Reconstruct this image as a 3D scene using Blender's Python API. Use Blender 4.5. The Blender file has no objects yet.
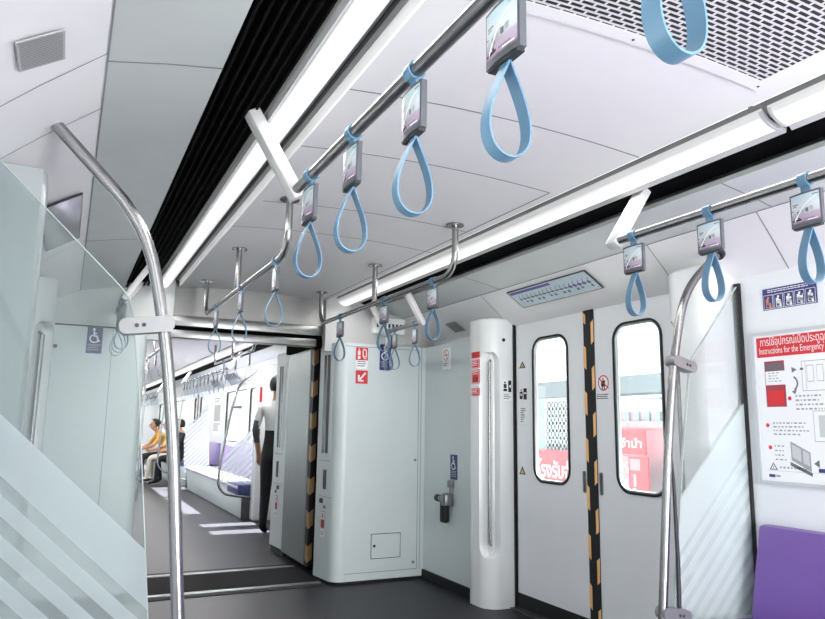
import bpy, bmesh, math, random
from mathutils import Vector, Matrix

random.seed(7)
SC = bpy.context.scene
COL = SC.collection
PI = math.pi

# ------------------------------------------------------------------ camera geometry (solved from the vanishing points)
F, CX, CY = 702.0, 412.5, 309.5
EYE = Vector((0.0, 0.0, 1.2))
_up = Vector((62, 4209, 702)).normalized()                 # in camera axes: right, up, forward
_fw = Vector((-348, -111.5, 702)); _fw = (_fw - _up * _fw.dot(_up)).normalized()
_rt = _fw.cross(_up)
if _rt.x < 0: _rt = -_rt

def ray(px, py):
    c = Vector((px - CX, -(py - CY), F))
    return Vector((_rt.dot(c), _fw.dot(c), _up.dot(c)))

def V(px, py, x=None, y=None, z=None):
    """point of a real plane (x=, y= or z= constant) measured in the photograph"""
    d = ray(px, py)
    if x is not None: k = (x - EYE.x) / d.x
    elif y is not None: k = (y - EYE.y) / d.y
    else: k = (z - EYE.z) / d.z
    return EYE + d * k

# ------------------------------------------------------------------ materials
def hexc(s, a=1.0):
    s = s.lstrip('#')
    f = lambda v: (v / 12.92) if v <= 0.04045 else ((v + 0.055) / 1.055) ** 2.4
    return tuple(f(int(s[i:i + 2], 16) / 255) for i in (0, 2, 4)) + (a,)

MATS = {}
def mat(name, col, rough=0.5, metal=0.0, var=0.03, scale=6.0, spec=0.5, emit=None, estr=0.0, bump=0.0, coat=0.0, stretch=None):
    if name in MATS: return MATS[name]
    m = bpy.data.materials.new(name); m.use_nodes = True
    nt = m.node_tree; b = nt.nodes['Principled BSDF']
    c = hexc(col) if isinstance(col, str) else col
    tc = nt.nodes.new('ShaderNodeTexCoord'); no = nt.nodes.new('ShaderNodeTexNoise')
    no.inputs['Scale'].default_value = scale; no.inputs['Detail'].default_value = 3
    if stretch:
        mp = nt.nodes.new('ShaderNodeMapping'); mp.inputs['Scale'].default_value = stretch
        nt.links.new(tc.outputs['Object'], mp.inputs['Vector']); nt.links.new(mp.outputs['Vector'], no.inputs['Vector'])
    else:
        nt.links.new(tc.outputs['Object'], no.inputs['Vector'])
    rp = nt.nodes.new('ShaderNodeValToRGB')
    rp.color_ramp.elements[0].position = 0.3; rp.color_ramp.elements[1].position = 0.7
    rp.color_ramp.elements[0].color = tuple(max(0, v * (1 - var)) for v in c[:3]) + (1,)
    rp.color_ramp.elements[1].color = tuple(min(1, v * (1 + var)) for v in c[:3]) + (1,)
    nt.links.new(no.outputs['Fac'], rp.inputs['Fac']); nt.links.new(rp.outputs['Color'], b.inputs['Base Color'])
    b.inputs['Roughness'].default_value = rough; b.inputs['Metallic'].default_value = metal
    b.inputs['Specular IOR Level'].default_value = spec; b.inputs['Coat Weight'].default_value = coat
    if emit:
        b.inputs['Emission Color'].default_value = hexc(emit); b.inputs['Emission Strength'].default_value = estr
    if bump:
        bp = nt.nodes.new('ShaderNodeBump'); bp.inputs['Strength'].default_value = bump; bp.inputs['Distance'].default_value = 0.01
        nt.links.new(no.outputs['Fac'], bp.inputs['Height']); nt.links.new(bp.outputs['Normal'], b.inputs['Normal'])
    MATS[name] = m
    return m

ceil_m   = mat('ceiling white', '#e2e0e0', 0.5, var=0.01)
cove_m   = mat('cove white', '#e6e5e5', 0.4, var=0.012)
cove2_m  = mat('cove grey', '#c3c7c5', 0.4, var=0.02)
wall_m   = mat('wall pale grey', '#e2e4e6', 0.38, var=0.01)
cab_m    = mat('cabinet grey', '#cbd4d4', 0.35, var=0.015)
white_m  = mat('gloss white', '#e6e8e8', 0.22, var=0.01, coat=0.3)
door_m   = mat('door white', '#e6e8ea', 0.35, var=0.01)
black_m  = mat('matt black', '#040405', 0.9, var=0.2, spec=0.05)
rub_m    = mat('black rubber', '#0c0c0e', 0.6, var=0.15)
dark_m   = mat('dark grey', '#2a2c30', 0.5, var=0.1)
groove_m = mat('seam shadow grey', '#858586', 0.8, var=0.05)
slat_m   = mat('slat black', '#0b0b0c', 0.8, var=0.15, spec=0.1)
steel_m  = mat('brushed steel', '#9c9b9b', 0.27, 1.0, var=0.05, scale=30, stretch=(1, 1, 0.1))
steelh_m = mat('brushed steel rail', '#8f8e8f', 0.3, 1.0, var=0.05, scale=30)
steeld_m = mat('dull steel', '#8e9092', 0.4, 1.0, var=0.08, scale=12)
tread_m  = mat('threshold black', '#0e0e10', 0.8, var=0.2, scale=80)
blue_m   = mat('strap blue', '#5f839d', 0.42, var=0.05, scale=15)
frame_m  = mat('holder grey', '#55585e', 0.3, var=0.06)
bracket_m= mat('bracket white', '#cfcecd', 0.3, var=0.01)
dullorange_m = mat('hazard tan', '#a5835a', 0.5, var=0.06)
orange_m = mat('hazard orange', '#f2bc80', 0.5, var=0.06)
red_m    = mat('sign red', '#d02c33', 0.4, var=0.03)
dred_m   = mat('sign dark red', '#9e1f28', 0.4, var=0.05)
navy_m   = mat('sign navy', '#2f3170', 0.4, var=0.05)
paper_m  = mat('paper white', '#eceded', 0.5, var=0.01)
ink_m    = mat('ink grey', '#6a6c70', 0.6, var=0.05)
inkl_m   = mat('ink light', '#a7a9ac', 0.6, var=0.05)
inkb_m   = mat('ink black', '#17181a', 0.6, var=0.05)
yel_m    = mat('warning yellow', '#d8c27a', 0.5, var=0.05)
oicon_m  = mat('icon orange', '#d98a72', 0.5, var=0.05)
purple_m = mat('seat purple', '#7350a0', 0.38, var=0.05, scale=3, coat=0.2)
lilac_m  = mat('seat lilac', '#9284b4', 0.4, var=0.06)
bluepat_m= mat('seat blue pattern', '#3a4272', 0.6, var=0.5, scale=45)
skin_m   = mat('skin', '#b98a6c', 0.5, var=0.06)
hair_m   = mat('black hair', '#0d0b0b', 0.6, var=0.2, scale=60)
tee_m    = mat('grey shirt', '#c9c9c9', 0.8, var=0.06)
sleeve_m = mat('dark sleeve', '#4c4e54', 0.8, var=0.1)
trous_m  = mat('black trousers', '#121215', 0.8, var=0.15)
shoe_m   = mat('black shoe', '#0a0a0b', 0.5, var=0.1)
orangec_m= mat('orange top', '#d3a04a', 0.8, var=0.15)
cream_m  = mat('cream trousers', '#d6d0c2', 0.8, var=0.06)
yelc_m   = mat('yellow top', '#d9c987', 0.8, var=0.1)
mirror_m = mat('screen glass dark', '#4b4e50', 0.12, var=0.05)
mapbg_m  = mat('route map blue grey', '#b9cad0', 0.3, var=0.06, scale=25)
purpleink_m = mat('route map purple', '#5b4b93', 0.4, var=0.05)
bld_m    = mat('facade white', '#949b9f', 0.8, var=0.03)
bldg_m   = mat('facade grey', '#7c8387', 0.8, var=0.04)
bldgl_m  = mat('facade glass', '#7d9599', 0.4, var=0.08)
signr_m  = mat('shop sign red', '#b5565c', 0.6, var=0.03)
signw_m  = mat('shop sign white', '#e8e8e8', 0.6, var=0.01)
ground_m = mat('street grey', '#626261', 0.9, var=0.08)

# floor: dark speckled vinyl
def floor_mat():
    m = mat('floor dark vinyl', '#26252b', 0.42, var=0.12, scale=180, spec=0.22)
    return m
floor_m = floor_mat()

def emission(name, col, s, core=None):
    m = bpy.data.materials.new(name); m.use_nodes = True
    nt = m.node_tree; b = nt.nodes['Principled BSDF']
    b.inputs['Base Color'].default_value = (0.8, 0.8, 0.8, 1)
    no = nt.nodes.new('ShaderNodeTexNoise'); no.inputs['Scale'].default_value = 2
    mr = nt.nodes.new('ShaderNodeMapRange'); mr.inputs['To Min'].default_value = s * 0.95; mr.inputs['To Max'].default_value = s * 1.05
    nt.links.new(no.outputs['Fac'], mr.inputs['Value']); nt.links.new(mr.outputs['Result'], b.inputs['Emission Strength'])
    b.inputs['Emission Color'].default_value = hexc(col)
    return m
def lamp_mat():
    m = bpy.data.materials.new('lamp diffuser'); m.use_nodes = True
    nt = m.node_tree; b = nt.nodes['Principled BSDF']; N = nt.nodes.new; L = nt.links.new
    ge = N('ShaderNodeNewGeometry'); sp = N('ShaderNodeSeparateXYZ'); L(ge.outputs['Normal'], sp.inputs[0])
    ab = N('ShaderNodeMath'); ab.operation = 'ABSOLUTE'; L(sp.outputs['Z'], ab.inputs[0])
    mr = N('ShaderNodeMapRange'); mr.inputs['From Min'].default_value = .62; mr.inputs['From Max'].default_value = 1.0
    mr.inputs['To Min'].default_value = .22; mr.inputs['To Max'].default_value = 1.05; L(ab.outputs[0], mr.inputs['Value'])
    L(mr.outputs['Result'], b.inputs['Emission Strength']); b.inputs['Emission Color'].default_value = hexc('#fffdfb')
    b.inputs['Base Color'].default_value = hexc('#c8c8c8'); b.inputs['Roughness'].default_value = .3
    return m
lamp_m = lamp_mat()
lampgrey_m = mat('lamp reflector grey', '#8c8c8c', 0.4, var=0.02)
litedge_m = mat('lamp side strip', '#f2f2f2', 0.35, var=0.01, emit='#ffffff', estr=.3)  # glows to stand in for lamp light falling on the ceiling edge
lampcase_m = mat('lamp casing', '#c4c4c4', 0.35, var=0.01)

def glass_mat(name, tint, gloss=0.12, frost=None, haze=0.0, hazecol='#dfe6e6'):
    """thin pane: transparent + glossy by facing angle (+ diagonal frosted stripes)"""
    m = bpy.data.materials.new(name); m.use_nodes = True
    nt = m.node_tree; nt.nodes.clear(); N = nt.nodes.new; L = nt.links.new
    out = N('ShaderNodeOutputMaterial'); tr = N('ShaderNodeBsdfTransparent'); gl = N('ShaderNodeBsdfGlossy')
    tr.inputs['Color'].default_value = hexc(tint); gl.inputs['Roughness'].default_value = 0.03
    lw = N('ShaderNodeLayerWeight'); lw.inputs['Blend'].default_value = 0.5      # Schlick reflectance of a thin pane
    pw = N('ShaderNodeMath'); pw.operation = 'POWER'; pw.inputs[1].default_value = 5; L(lw.outputs['Facing'], pw.inputs[0])
    fr = N('ShaderNodeMath'); fr.operation = 'MULTIPLY_ADD'; fr.inputs[1].default_value = .9; fr.inputs[2].default_value = .04; L(pw.outputs[0], fr.inputs[0])
    mx = N('ShaderNodeMixShader'); L(fr.outputs[0], mx.inputs['Fac']); L(tr.outputs[0], mx.inputs[1]); L(gl.outputs[0], mx.inputs[2])
    res = mx
    if frost or haze:
        df = N('ShaderNodeBsdfDiffuse'); tl = N('ShaderNodeBsdfTranslucent')
        df.inputs['Color'].default_value = hexc(hazecol); tl.inputs['Color'].default_value = hexc(hazecol)
        am = N('ShaderNodeMixShader'); am.inputs['Fac'].default_value = 0.5
        L(df.outputs[0], am.inputs[1]); L(tl.outputs[0], am.inputs[2])
        m2 = N('ShaderNodeMixShader'); L(mx.outputs[0], m2.inputs[1]); L(am.outputs[0], m2.inputs[2])
        if frost:
            sgn, c0, period, hi, lo, fade = frost       # below line z = c0 + sgn*x (object space = world space)
            tc = N('ShaderNodeTexCoord'); sp = N('ShaderNodeSeparateXYZ'); L(tc.outputs['Object'], sp.inputs[0])
            mu = N('ShaderNodeMath'); mu.operation = 'MULTIPLY'; mu.inputs[1].default_value = sgn; L(sp.outputs['X'], mu.inputs[0])
            d = N('ShaderNodeMath'); d.operation = 'SUBTRACT'; L(sp.outputs['Z'], d.inputs[0]); L(mu.outputs[0], d.inputs[1])
            e = N('ShaderNodeMath'); e.operation = 'SUBTRACT'; e.inputs[0].default_value = c0; L(d.outputs[0], e.inputs[1])   # depth below the line
            ins = N('ShaderNodeMath'); ins.operation = 'GREATER_THAN'; ins.inputs[1].default_value = 0; L(e.outputs[0], ins.inputs[0])
            dv = N('ShaderNodeMath'); dv.operation = 'DIVIDE'; dv.inputs[1].default_value = period; L(e.outputs[0], dv.inputs[0])
            fc = N('ShaderNodeMath'); fc.operation = 'FRACT'; L(dv.outputs[0], fc.inputs[0])
            st = N('ShaderNodeMath'); st.operation = 'LESS_THAN'; st.inputs[1].default_value = 0.55; L(fc.outputs[0], st.inputs[0])
            first = N('ShaderNodeMath'); first.operation = 'LESS_THAN'; first.inputs[1].default_value = fade; L(e.outputs[0], first.inputs[0])
            mxx = N('ShaderNodeMath'); mxx.operation = 'MAXIMUM'; L(st.outputs[0], mxx.inputs[0]); L(first.outputs[0], mxx.inputs[1])
            mr = N('ShaderNodeMapRange'); mr.inputs['To Min'].default_value = lo; mr.inputs['To Max'].default_value = hi; L(mxx.outputs[0], mr.inputs['Value'])
            ml = N('ShaderNodeMath'); ml.operation = 'MULTIPLY'; L(mr.outputs[0], ml.inputs[0]); L(ins.outputs[0], ml.inputs[1])
            ad = N('ShaderNodeMath'); ad.operation = 'ADD'; ad.inputs[1].default_value = haze; L(ml.outputs[0], ad.inputs[0])
            L(ad.outputs[0], m2.inputs['Fac'])
        else:
            m2.inputs['Fac'].default_value = haze
        res = m2
    L(res.outputs[0], out.inputs['Surface'])
    return m

pane_m = glass_mat('window pane', '#f2f6f6')

# ------------------------------------------------------------------ mesh building
class MB:
    def __init__(s): s.bm = bmesh.new()
    def _m(s, fs, mi):
        for f in fs: f.material_index = mi
    def box(s, lo, hi, mi=0, bev=0.0, seg=2, mtx=None):
        lo, hi = Vector(lo), Vector(hi)
        t = bmesh.new(); bmesh.ops.create_cube(t, size=1)
        for v in t.verts:
            v.co = Vector((lo[i] + (v.co[i] + 0.5) * (hi[i] - lo[i]) for i in range(3)))
        if bev: bmesh.ops.bevel(t, geom=t.edges[:], offset=bev, segments=seg, affect='EDGES', profile=0.5)
        if mtx: t.transform(mtx)
        return s.add(t, mi)
    def add(s, t, mi=0, keep=False):
        vm = {v: s.bm.verts.new(v.co) for v in t.verts}
        for f in t.faces:
            try:
                nf = s.bm.faces.new([vm[v] for v in f.verts]); nf.material_index = f.material_index if keep else mi
            except ValueError: pass
        t.free(); return s
    def quad(s, pts, mi=0):
        f = s.bm.faces.new([s.bm.verts.new(p) for p in pts]); f.material_index = mi; return s
    def prism(s, pts, vec, mi=0, bev=0.0):
        """polygon (world points) extruded by vec"""
        t = bmesh.new(); vec = Vector(vec)
        a = [t.verts.new(p) for p in pts]; b = [t.verts.new(Vector(p) + vec) for p in pts]
        t.faces.new(a); t.faces.new(b[::-1]); n = len(a)
        for i in range(n): t.faces.new((a[i], b[i], b[(i + 1) % n], a[(i + 1) % n]))
        bmesh.ops.recalc_face_normals(t, faces=t.faces[:])
        if bev: bmesh.ops.bevel(t, geom=t.edges[:], offset=bev, segments=2, affect='EDGES', profile=0.5)
        return s.add(t, mi)
    def tube(s, path, r, mi=0, n=12, cap=True, closed=False, flat=None, up=None):
        """round tube, or flat band (w, t) when flat is given, swept along path"""
        P = [Vector(p) for p in path]; N = len(P); rings = []
        prev = None
        for i in range(N):
            if closed: d = (P[(i + 1) % N] - P[i - 1]).normalized()
            else: d = (P[min(i + 1, N - 1)] - P[max(i - 1, 0)]).normalized()
            if up is not None: u = Vector(up)
            elif prev is None: u = Vector((0, 0, 1)) if abs(d.z) < 0.9 else Vector((1, 0, 0))
            else: u = prev
            u = (u - d * u.dot(d)).normalized(); w = d.cross(u); prev = u
            if flat:
                a, b = flat[0] / 2, flat[1] / 2
                rings.append([s.bm.verts.new(P[i] + u * p + w * q) for p, q in ((a, b), (-a, b), (-a, -b), (a, -b))])
            else:
                rr = r[i] if isinstance(r, (list, tuple)) else r
                rings.append([s.bm.verts.new(P[i] + (u * math.cos(2 * PI * k / n) + w * math.sin(2 * PI * k / n)) * rr) for k in range(n)])
        m = len(rings[0])
        for i in range(N if closed else N - 1):
            a, b = rings[i], rings[(i + 1) % N]
            for k in range(m):
                f = s.bm.faces.new((a[k], a[(k + 1) % m], b[(k + 1) % m], b[k])); f.material_index = mi
        if cap and not closed:
            for q in (rings[0][::-1], rings[-1]):
                f = s.bm.faces.new(q); f.material_index = mi
        return s
    def disc(s, c, axis, r, h, mi=0, n=20):
        c = Vector(c); a = Vector(axis).normalized()
        return s.tube([c - a * h / 2, c + a * h / 2], r, mi, n)
    def plate(s, outer, holes, f, t, mi=0):
        """2-D outline with holes mapped by f(u,v,w), thickness t along w"""
        q = bmesh.new(); loops = [outer] + list(holes)
        for lp in loops:
            vs = [q.verts.new((u, v, 0)) for u, v in lp]
            for i in range(len(vs)): q.edges.new((vs[i], vs[(i + 1) % len(vs)]))
        bmesh.ops.triangle_fill(q, edges=q.edges[:], use_beauty=True)
        tris = [[(v.co.x, v.co.y) for v in fc.verts] for fc in q.faces]; q.free()
        cache = {}
        def vv(p, w):
            k = (round(p[0], 5), round(p[1], 5), w)
            if k not in cache: cache[k] = s.bm.verts.new(f(p[0], p[1], w))
            return cache[k]
        for tr in tris:
            for w, o in ((0, 1), (t, -1)):
                fc = s.bm.faces.new([vv(p, w) for p in tr][::o]); fc.material_index = mi
        for lp in loops:
            for i in range(len(lp)):
                a, b = lp[i], lp[(i + 1) % len(lp)]
                fc = s.bm.faces.new((vv(a, 0), vv(b, 0), vv(b, t), vv(a, t))); fc.material_index = mi
        return s
    def text(s, txt, size, mtx, mi=0, depth=0.0, align='LEFT', width=None, bold=0.0):
        cu = bpy.data.curves.new('lettering', 'FONT'); cu.body = txt; cu.size = size; cu.align_x = align; cu.extrude = depth
        cu.resolution_u = 2; cu.offset = bold * size
        ob = bpy.data.objects.new('lettering', cu); COL.objects.link(ob)
        bpy.context.view_layer.update()
        me = bpy.data.meshes.new_from_object(ob.evaluated_get(bpy.context.evaluated_depsgraph_get()))
        t = bmesh.new(); t.from_mesh(me)
        if width and t.verts:
            x0 = min(v.co.x for v in t.verts); x1 = max(v.co.x for v in t.verts)
            k = width / max(1e-6, x1 - x0)
            for v in t.verts: v.co.x *= k
        t.transform(mtx); s.add(t, mi)
        bpy.data.objects.remove(ob); bpy.data.curves.remove(cu); bpy.data.meshes.remove(me)
        return s
    def build(s, name, mats, parent=None, smooth=True, local=False, fix=True):
        if fix: bmesh.ops.recalc_face_normals(s.bm, faces=s.bm.faces[:])
        me = bpy.data.meshes.new(name); s.bm.to_mesh(me); s.bm.free()
        for m in (mats if isinstance(mats, (list, tuple)) else [mats]): me.materials.append(m)
        if smooth:
            me.shade_smooth(); me.set_sharp_from_angle(angle=0.6)
        o = bpy.data.objects.new(name, me); COL.objects.link(o)
        if parent is not None:
            o.parent = parent
            if not local:
                q = parent; off = Vector((0, 0, 0))
                while q is not None: off += q.location; q = q.parent
                o.location = -off
        return o

def tag(o, label=None, cat=None, group=None, kind=None):
    if label: o['label'] = label
    if cat: o['category'] = cat
    if group: o['group'] = group
    if kind: o['kind'] = kind
    return o

def thing(name, label, cat, loc=(0, 0, 0), group=None):
    o = bpy.data.objects.new(name, None); COL.objects.link(o); o.location = loc
    o.empty_display_size = 0.05
    return tag(o, label, cat, group)

def struct(name, mb, mats, **k):
    return tag(mb.build(name, mats, **k), kind='structure')

def copy_tree(o, parent=None):
    c = o.copy(); COL.objects.link(c)
    if parent is not None: c.parent = parent
    for ch in [q for q in bpy.data.objects if q.parent == o]: copy_tree(ch, c)
    return c

def rrect(u0, v0, u1, v1, r, n=6):
    out = []
    for cx, cy, a0 in ((u1 - r, v1 - r, 0), (u0 + r, v1 - r, 90), (u0 + r, v0 + r, 180), (u1 - r, v0 + r, 270)):
        for k in range(n + 1):
            a = math.radians(a0 + 90 * k / n); out.append((cx + r * math.cos(a), cy + r * math.sin(a)))
    return out

# ------------------------------------------------------------------ the car's cross-section
XC, WR, WL = 1.285, 2.86, -0.29
def mx(x): return 2 * XC - x
Y0, YE = -2.6, 5.45                  # rear end of what is built, end wall of this car
def ceil_z(x): return 2.245 - 0.075 * (x - XC) ** 2
COVE = ((2.26, 2.17), (2.55, 2.118), (2.86, 1.925))

def sweep(prof, y0, y1, t=0.03, up=True):
    """profile [(x,z)] swept along y as a plate of thickness t (upward)"""
    b = MB()
    dz = t if up else -t
    A = [[b.bm.verts.new((x, y, z)) for x, z in prof] for y in (y0, y1)]
    B = [[b.bm.verts.new((x, y, z + dz)) for x, z in prof] for y in (y0, y1)]
    n = len(prof)
    for i in range(n - 1):
        b.bm.faces.new((A[0][i], A[0][i + 1], A[1][i + 1], A[1][i])); b.bm.faces.new((B[0][i], B[1][i], B[1][i + 1], B[0][i + 1]))
    for j in (0, 1):
        for i in range(n - 1): b.bm.faces.new((A[j][i], B[j][i], B[j][i + 1], A[j][i + 1]))
    for i in (0, n - 1): b.bm.faces.new((A[0][i], A[1][i], B[1][i], B[0][i]))
    return b

def add_sweep(b, prof, y0, y1, t, mi=0):
    q = sweep(prof, y0, y1, t).bm
    b.add(q, mi)

FY1 = 26.0
NY = 6.6                              # where the next car begins

# floor
b = MB(); b.box((WL - 0.1, Y0, -0.06), (WR + 0.1, 5.40, 0.0)); b.box((WL - .1, 5.40, -.06), (.51, 6.14, 0)); b.box((1.88, 5.40, -.06), (WR + .1, 6.14, 0)); b.box((WL - 0.1, 6.14, -0.06), (WR + 0.1, FY1, 0.0), 0)
struct('floor', b, floor_m)
# gangway threshold
t = thing('gangway_threshold', 'black ribbed threshold between two steel strips across the gangway floor', 'threshold', (1.2, 5.75, -0.03))
b = MB(); b.box((0.51, 5.40, -0.06), (1.88, 6.14, 0.002))
for k in range(20):
    y = 5.5 + k * 0.028; b.box((0.51, y, 0.0), (1.88, y + 0.012, 0.006))
b.build('tread_plate', tread_m, t)
for ya, yb in ((5.40, 5.445), (6.085, 6.13)):
    MB().box((0.51, ya, -0.01), (1.88, yb, 0.009), 0, 0.002).build('steel_strip', steeld_m, t)
MB().box((0.51, 5.30, 0.0), (1.87, 5.385, 0.004)).build('tread_edge', tread_m, t)
MB().box((0.51, 6.14, 0.0), (1.87, 6.22, 0.004)).build('tread_edge', tread_m, t)

# centre ceiling with panel joints
xs = [0.698 + (1.174) * i / 12 for i in range(13)]
prof = [(x, ceil_z(x)) for x in xs]
b = sweep(prof, Y0, 5.5, 0.03)
def joint_x(y, x0, x1):               # joint across the car
    pr = [(x0 + (x1 - x0) * i / 10, ceil_z(x0 + (x1 - x0) * i / 10) - 0.0012) for i in range(11)]
    add_sweep(b, pr, y - 0.003, y + 0.003, 0.0008, 1)
def joint_y(x, y0, y1):
    add_sweep(b, [(x - 0.003, ceil_z(x - 0.003) - 0.0012), (x + 0.003, ceil_z(x + 0.003) - 0.0012)], y0, y1, 0.0008, 1)
for y in (0.1, 1.9, 2.4, 3.6): joint_x(y, 0.70, 1.87 if y != 2.4 else 1.83)
joint_x(3.12, 0.74, 1.83)
joint_y(1.83, 2.4, 5.4)
struct('ceiling', b, [ceil_m, groove_m])
# next car ceiling
b = sweep(prof, 6.6, FY1, 0.03); struct('ceiling', b, ceil_m)
MB_ = MB(); MB_.box((0.3, 5.62, 1.95), (2.2, 6.6, 2.02)); struct('ceiling', MB_, steeld_m)

# coves (upper panel greyed to carry its shade, lower white panel), both sides, both cars
def cove(side, y0, y1, nm):
    f = (lambda x: x) if side > 0 else mx
    up = [(f(2.26), 2.17), (f(2.405), 2.147), (f(2.55), 2.118)]
    lo = [(f(2.55), 2.118), (f(2.70), 2.032), (f(2.86), 1.925)]
    b = MB(); add_sweep(b, up, y0, y1, 0.02, 0)
    add_sweep(b, [(f(2.547), 2.1165), (f(2.551), 2.1150)], y0, y1, 0.001, 1)
    b2 = MB(); add_sweep(b2, lo, y0, y1, 0.02, 0)
    if y0 < 3:
        for y in (1.86, 3.9, 0.2):
            add_sweep(b, [(p[0], p[1] - 0.0012) for p in up], y - 0.003, y + 0.003, 0.001, 1)
        for y in (((1.90, 2.25, 3.95, 0.2)) if side < 0 else (1.98, 2.61, 4.2)):
            for (p, q), (e0, e1) in zip(zip(lo, lo[1:]), ((0, .5), (.5, 1))):    # the joint runs slightly aslant
                sk = .17 if side < 0 else .09
                ya, yb = y - sk / 2 + sk * e0, y - sk / 2 + sk * e1
                b2.quad([(p[0], ya - .0025, p[1] - .0012), (q[0], yb - .0025, q[1] - .0012), (q[0], yb + .0025, q[1] - .0012), (p[0], ya + .0025, p[1] - .0012)], 1)
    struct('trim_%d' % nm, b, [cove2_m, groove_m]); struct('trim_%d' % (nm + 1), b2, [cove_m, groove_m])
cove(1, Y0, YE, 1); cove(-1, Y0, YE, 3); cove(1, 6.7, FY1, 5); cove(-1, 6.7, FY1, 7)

# black air slots with slats beside the lamps
def slot(side, y0, y1, label, slats=True, parts=None):
    f = (lambda x: x) if side > 0 else mx
    c = f(2.15)
    t = thing('air_slot_grille', label, 'air grille', (c, (y0 + y1) / 2, 2.2))
    b = MB(); add_sweep(b, [(f(2.062), 2.23), (f(2.262), 2.205)], y0, y1, 0.02)
    b.build('backing', black_m, t)
    if slats:
        b = MB()
        for k in range(7):
            x = f(2.075 + k * 0.028); z = 2.195 - k * 0.0042
            b.box((x - 0.003, y0, z), (x + 0.003, y1, z + 0.02))
        b.build('slats', slat_m, t)
slot(1, Y0, YE, 'black air slot along the ceiling lamp above the doors with white windows', False)
slot(-1, Y0, YE, 'wide black slatted air slot beside the lamp over the left glass screen')
slot(1, 6.7, FY1, 'black air slot in the ceiling of the next car beyond the gangway')

# tubular ceiling lamps
def lamp(side, y0, y1, label):
    f = (lambda x: x) if side > 0 else mx
    t = thing('ceiling_lamp', label, 'lamp', (f(1.99), (y0 + y1) / 2, 2.2), 'strip lamps along the ceiling')
    # half-round diffuser hanging between two grey reflector strips
    pr = []
    for k in range(11):
        a = PI * k / 10; u = -math.cos(a)
        pr.append((f(1.993 + 0.048 * u - .010 * math.sin(a)), 2.2135 - 0.0215 * u - 0.023 * math.sin(a)))
    b = MB(); add_sweep(b, pr, y0, y1, 0.004); b.build('diffuser', lamp_m, t)
    b = MB()
    add_sweep(b, [(f(2.040), 2.194), (f(2.058), 2.175), (f(2.063), 2.2)], y0, y1, 0.006, 0)
    b.prism([(f(1.943), y0, 2.235), (f(1.950), y0, 2.235), (f(1.950), y0, 2.27), (f(1.943), y0, 2.27)], (0, y1 - y0, 0), 2)
    b.prism([(f(1.874), y0, 2.262), (f(2.065), y0, 2.262), (f(2.065), y0, 2.275), (f(1.874), y0, 2.275)], (0, y1 - y0, 0), 2)
    b.prism([(f(1.902), y0, 2.255), (f(1.912), y0, 2.255), (f(1.912), y0, 2.263), (f(1.902), y0, 2.263)], (0, y1 - y0, 0), 1)
    b.build('casing', [lampcase_m, dark_m, lampgrey_m], t)
    b = MB(); b.prism([(f(1.872), y0, ceil_z(1.872)), (f(1.879), y0, ceil_z(1.872)), (f(1.879), y0, 2.262), (f(1.872), y0, 2.262)], (0, y1 - y0, 0), 0); b.build('ceiling_edge', litedge_m, t)
    for ye in (y0, y1 - 0.012):
        c = MB(); add_sweep(c, [(p[0], p[1] - 0.003) for p in pr], ye, ye + 0.012, 0.02); c.build('end_cap', lampcase_m, t)
lamp(1, 1.43, 5.44, 'long bright strip lamp on the right of the ceiling above the doors')
lamp(1, -2.5, 1.41, 'nearer strip lamp on the right of the ceiling beyond the lamp joint')
lamp(-1, 1.33, 5.44, 'long bright strip lamp on the left of the ceiling beside the slatted slot')
lamp(-1, -2.5, 1.31, 'nearer strip lamp on the left of the ceiling at the top edge')
lamp(1, 6.8, 15.9, 'strip lamp on the right of the ceiling in the next car')
lamp(1, 16.0, 25.9, 'strip lamp on the right far down in the next car')
lamp(-1, 6.8, 15.9, 'strip lamp on the left of the ceiling in the next car')
lamp(-1, 16.0, 25.9, 'strip lamp on the left far down in the next car')
# ceiling air vent with perforated sheet
def perf_mat():
    m = bpy.data.materials.new('perforated sheet'); m.use_nodes = True
    nt = m.node_tree; b = nt.nodes['Principled BSDF']
    tc = nt.nodes.new('ShaderNodeTexCoord'); br = nt.nodes.new('ShaderNodeTexBrick')
    br.offset = 0.5; br.inputs['Color1'].default_value = hexc('#0b0b0c'); br.inputs['Color2'].default_value = hexc('#111112')
    br.inputs['Mortar'].default_value = hexc('#d4d2d3'); br.inputs['Scale'].default_value = 1
    br.inputs['Brick Width'].default_value = 0.042; br.inputs['Row Height'].default_value = 0.0178
    br.inputs['Mortar Size'].default_value = 0.0040; br.inputs['Mortar Smooth'].default_value = 0.1
    nt.links.new(tc.outputs['Object'], br.inputs['Vector']); nt.links.new(br.outputs['Color'], b.inputs['Base Color'])
    b.inputs['Roughness'].default_value = 0.45
    return m
t = thing('ceiling_vent', 'large perforated air vent in a white frame on the ceiling', 'air vent', (1.28, 0.95, 2.24))
def cprof(x0, x1, d): return [(x0 + (x1 - x0) * i / 8, ceil_z(x0 + (x1 - x0) * i / 8) - d) for i in range(9)]
vx0, vx1, vy0, vy1 = 0.76, 1.80, 0.45, 1.335
b = MB(); add_sweep(b, cprof(vx0 + .04, vx1 - .04, 0.006), vy0 + .03, vy1 - .045, 0.004); b.build('perforated_sheet', perf_mat(), t)
b = MB()
add_sweep(b, cprof(vx0, vx1, 0.007), vy1 - .045, vy1, 0.006); add_sweep(b, cprof(vx0, vx1, 0.007), vy0, vy0 + .03, 0.006)
add_sweep(b, cprof(vx0, vx0 + .04, 0.007), vy0, vy1, 0.006); add_sweep(b, cprof(vx1 - .04, vx1, 0.007), vy0, vy1, 0.006)
b.build('frame', ceil_m, t)
for x in (0.79, 1.29, 1.78): MB().disc((x, vy1 - .02, ceil_z(x) - 0.0075), (0, 0, 1), 0.004, 0.002).build('screw', dark_m, t)
b = MB(); o = 0.006
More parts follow.
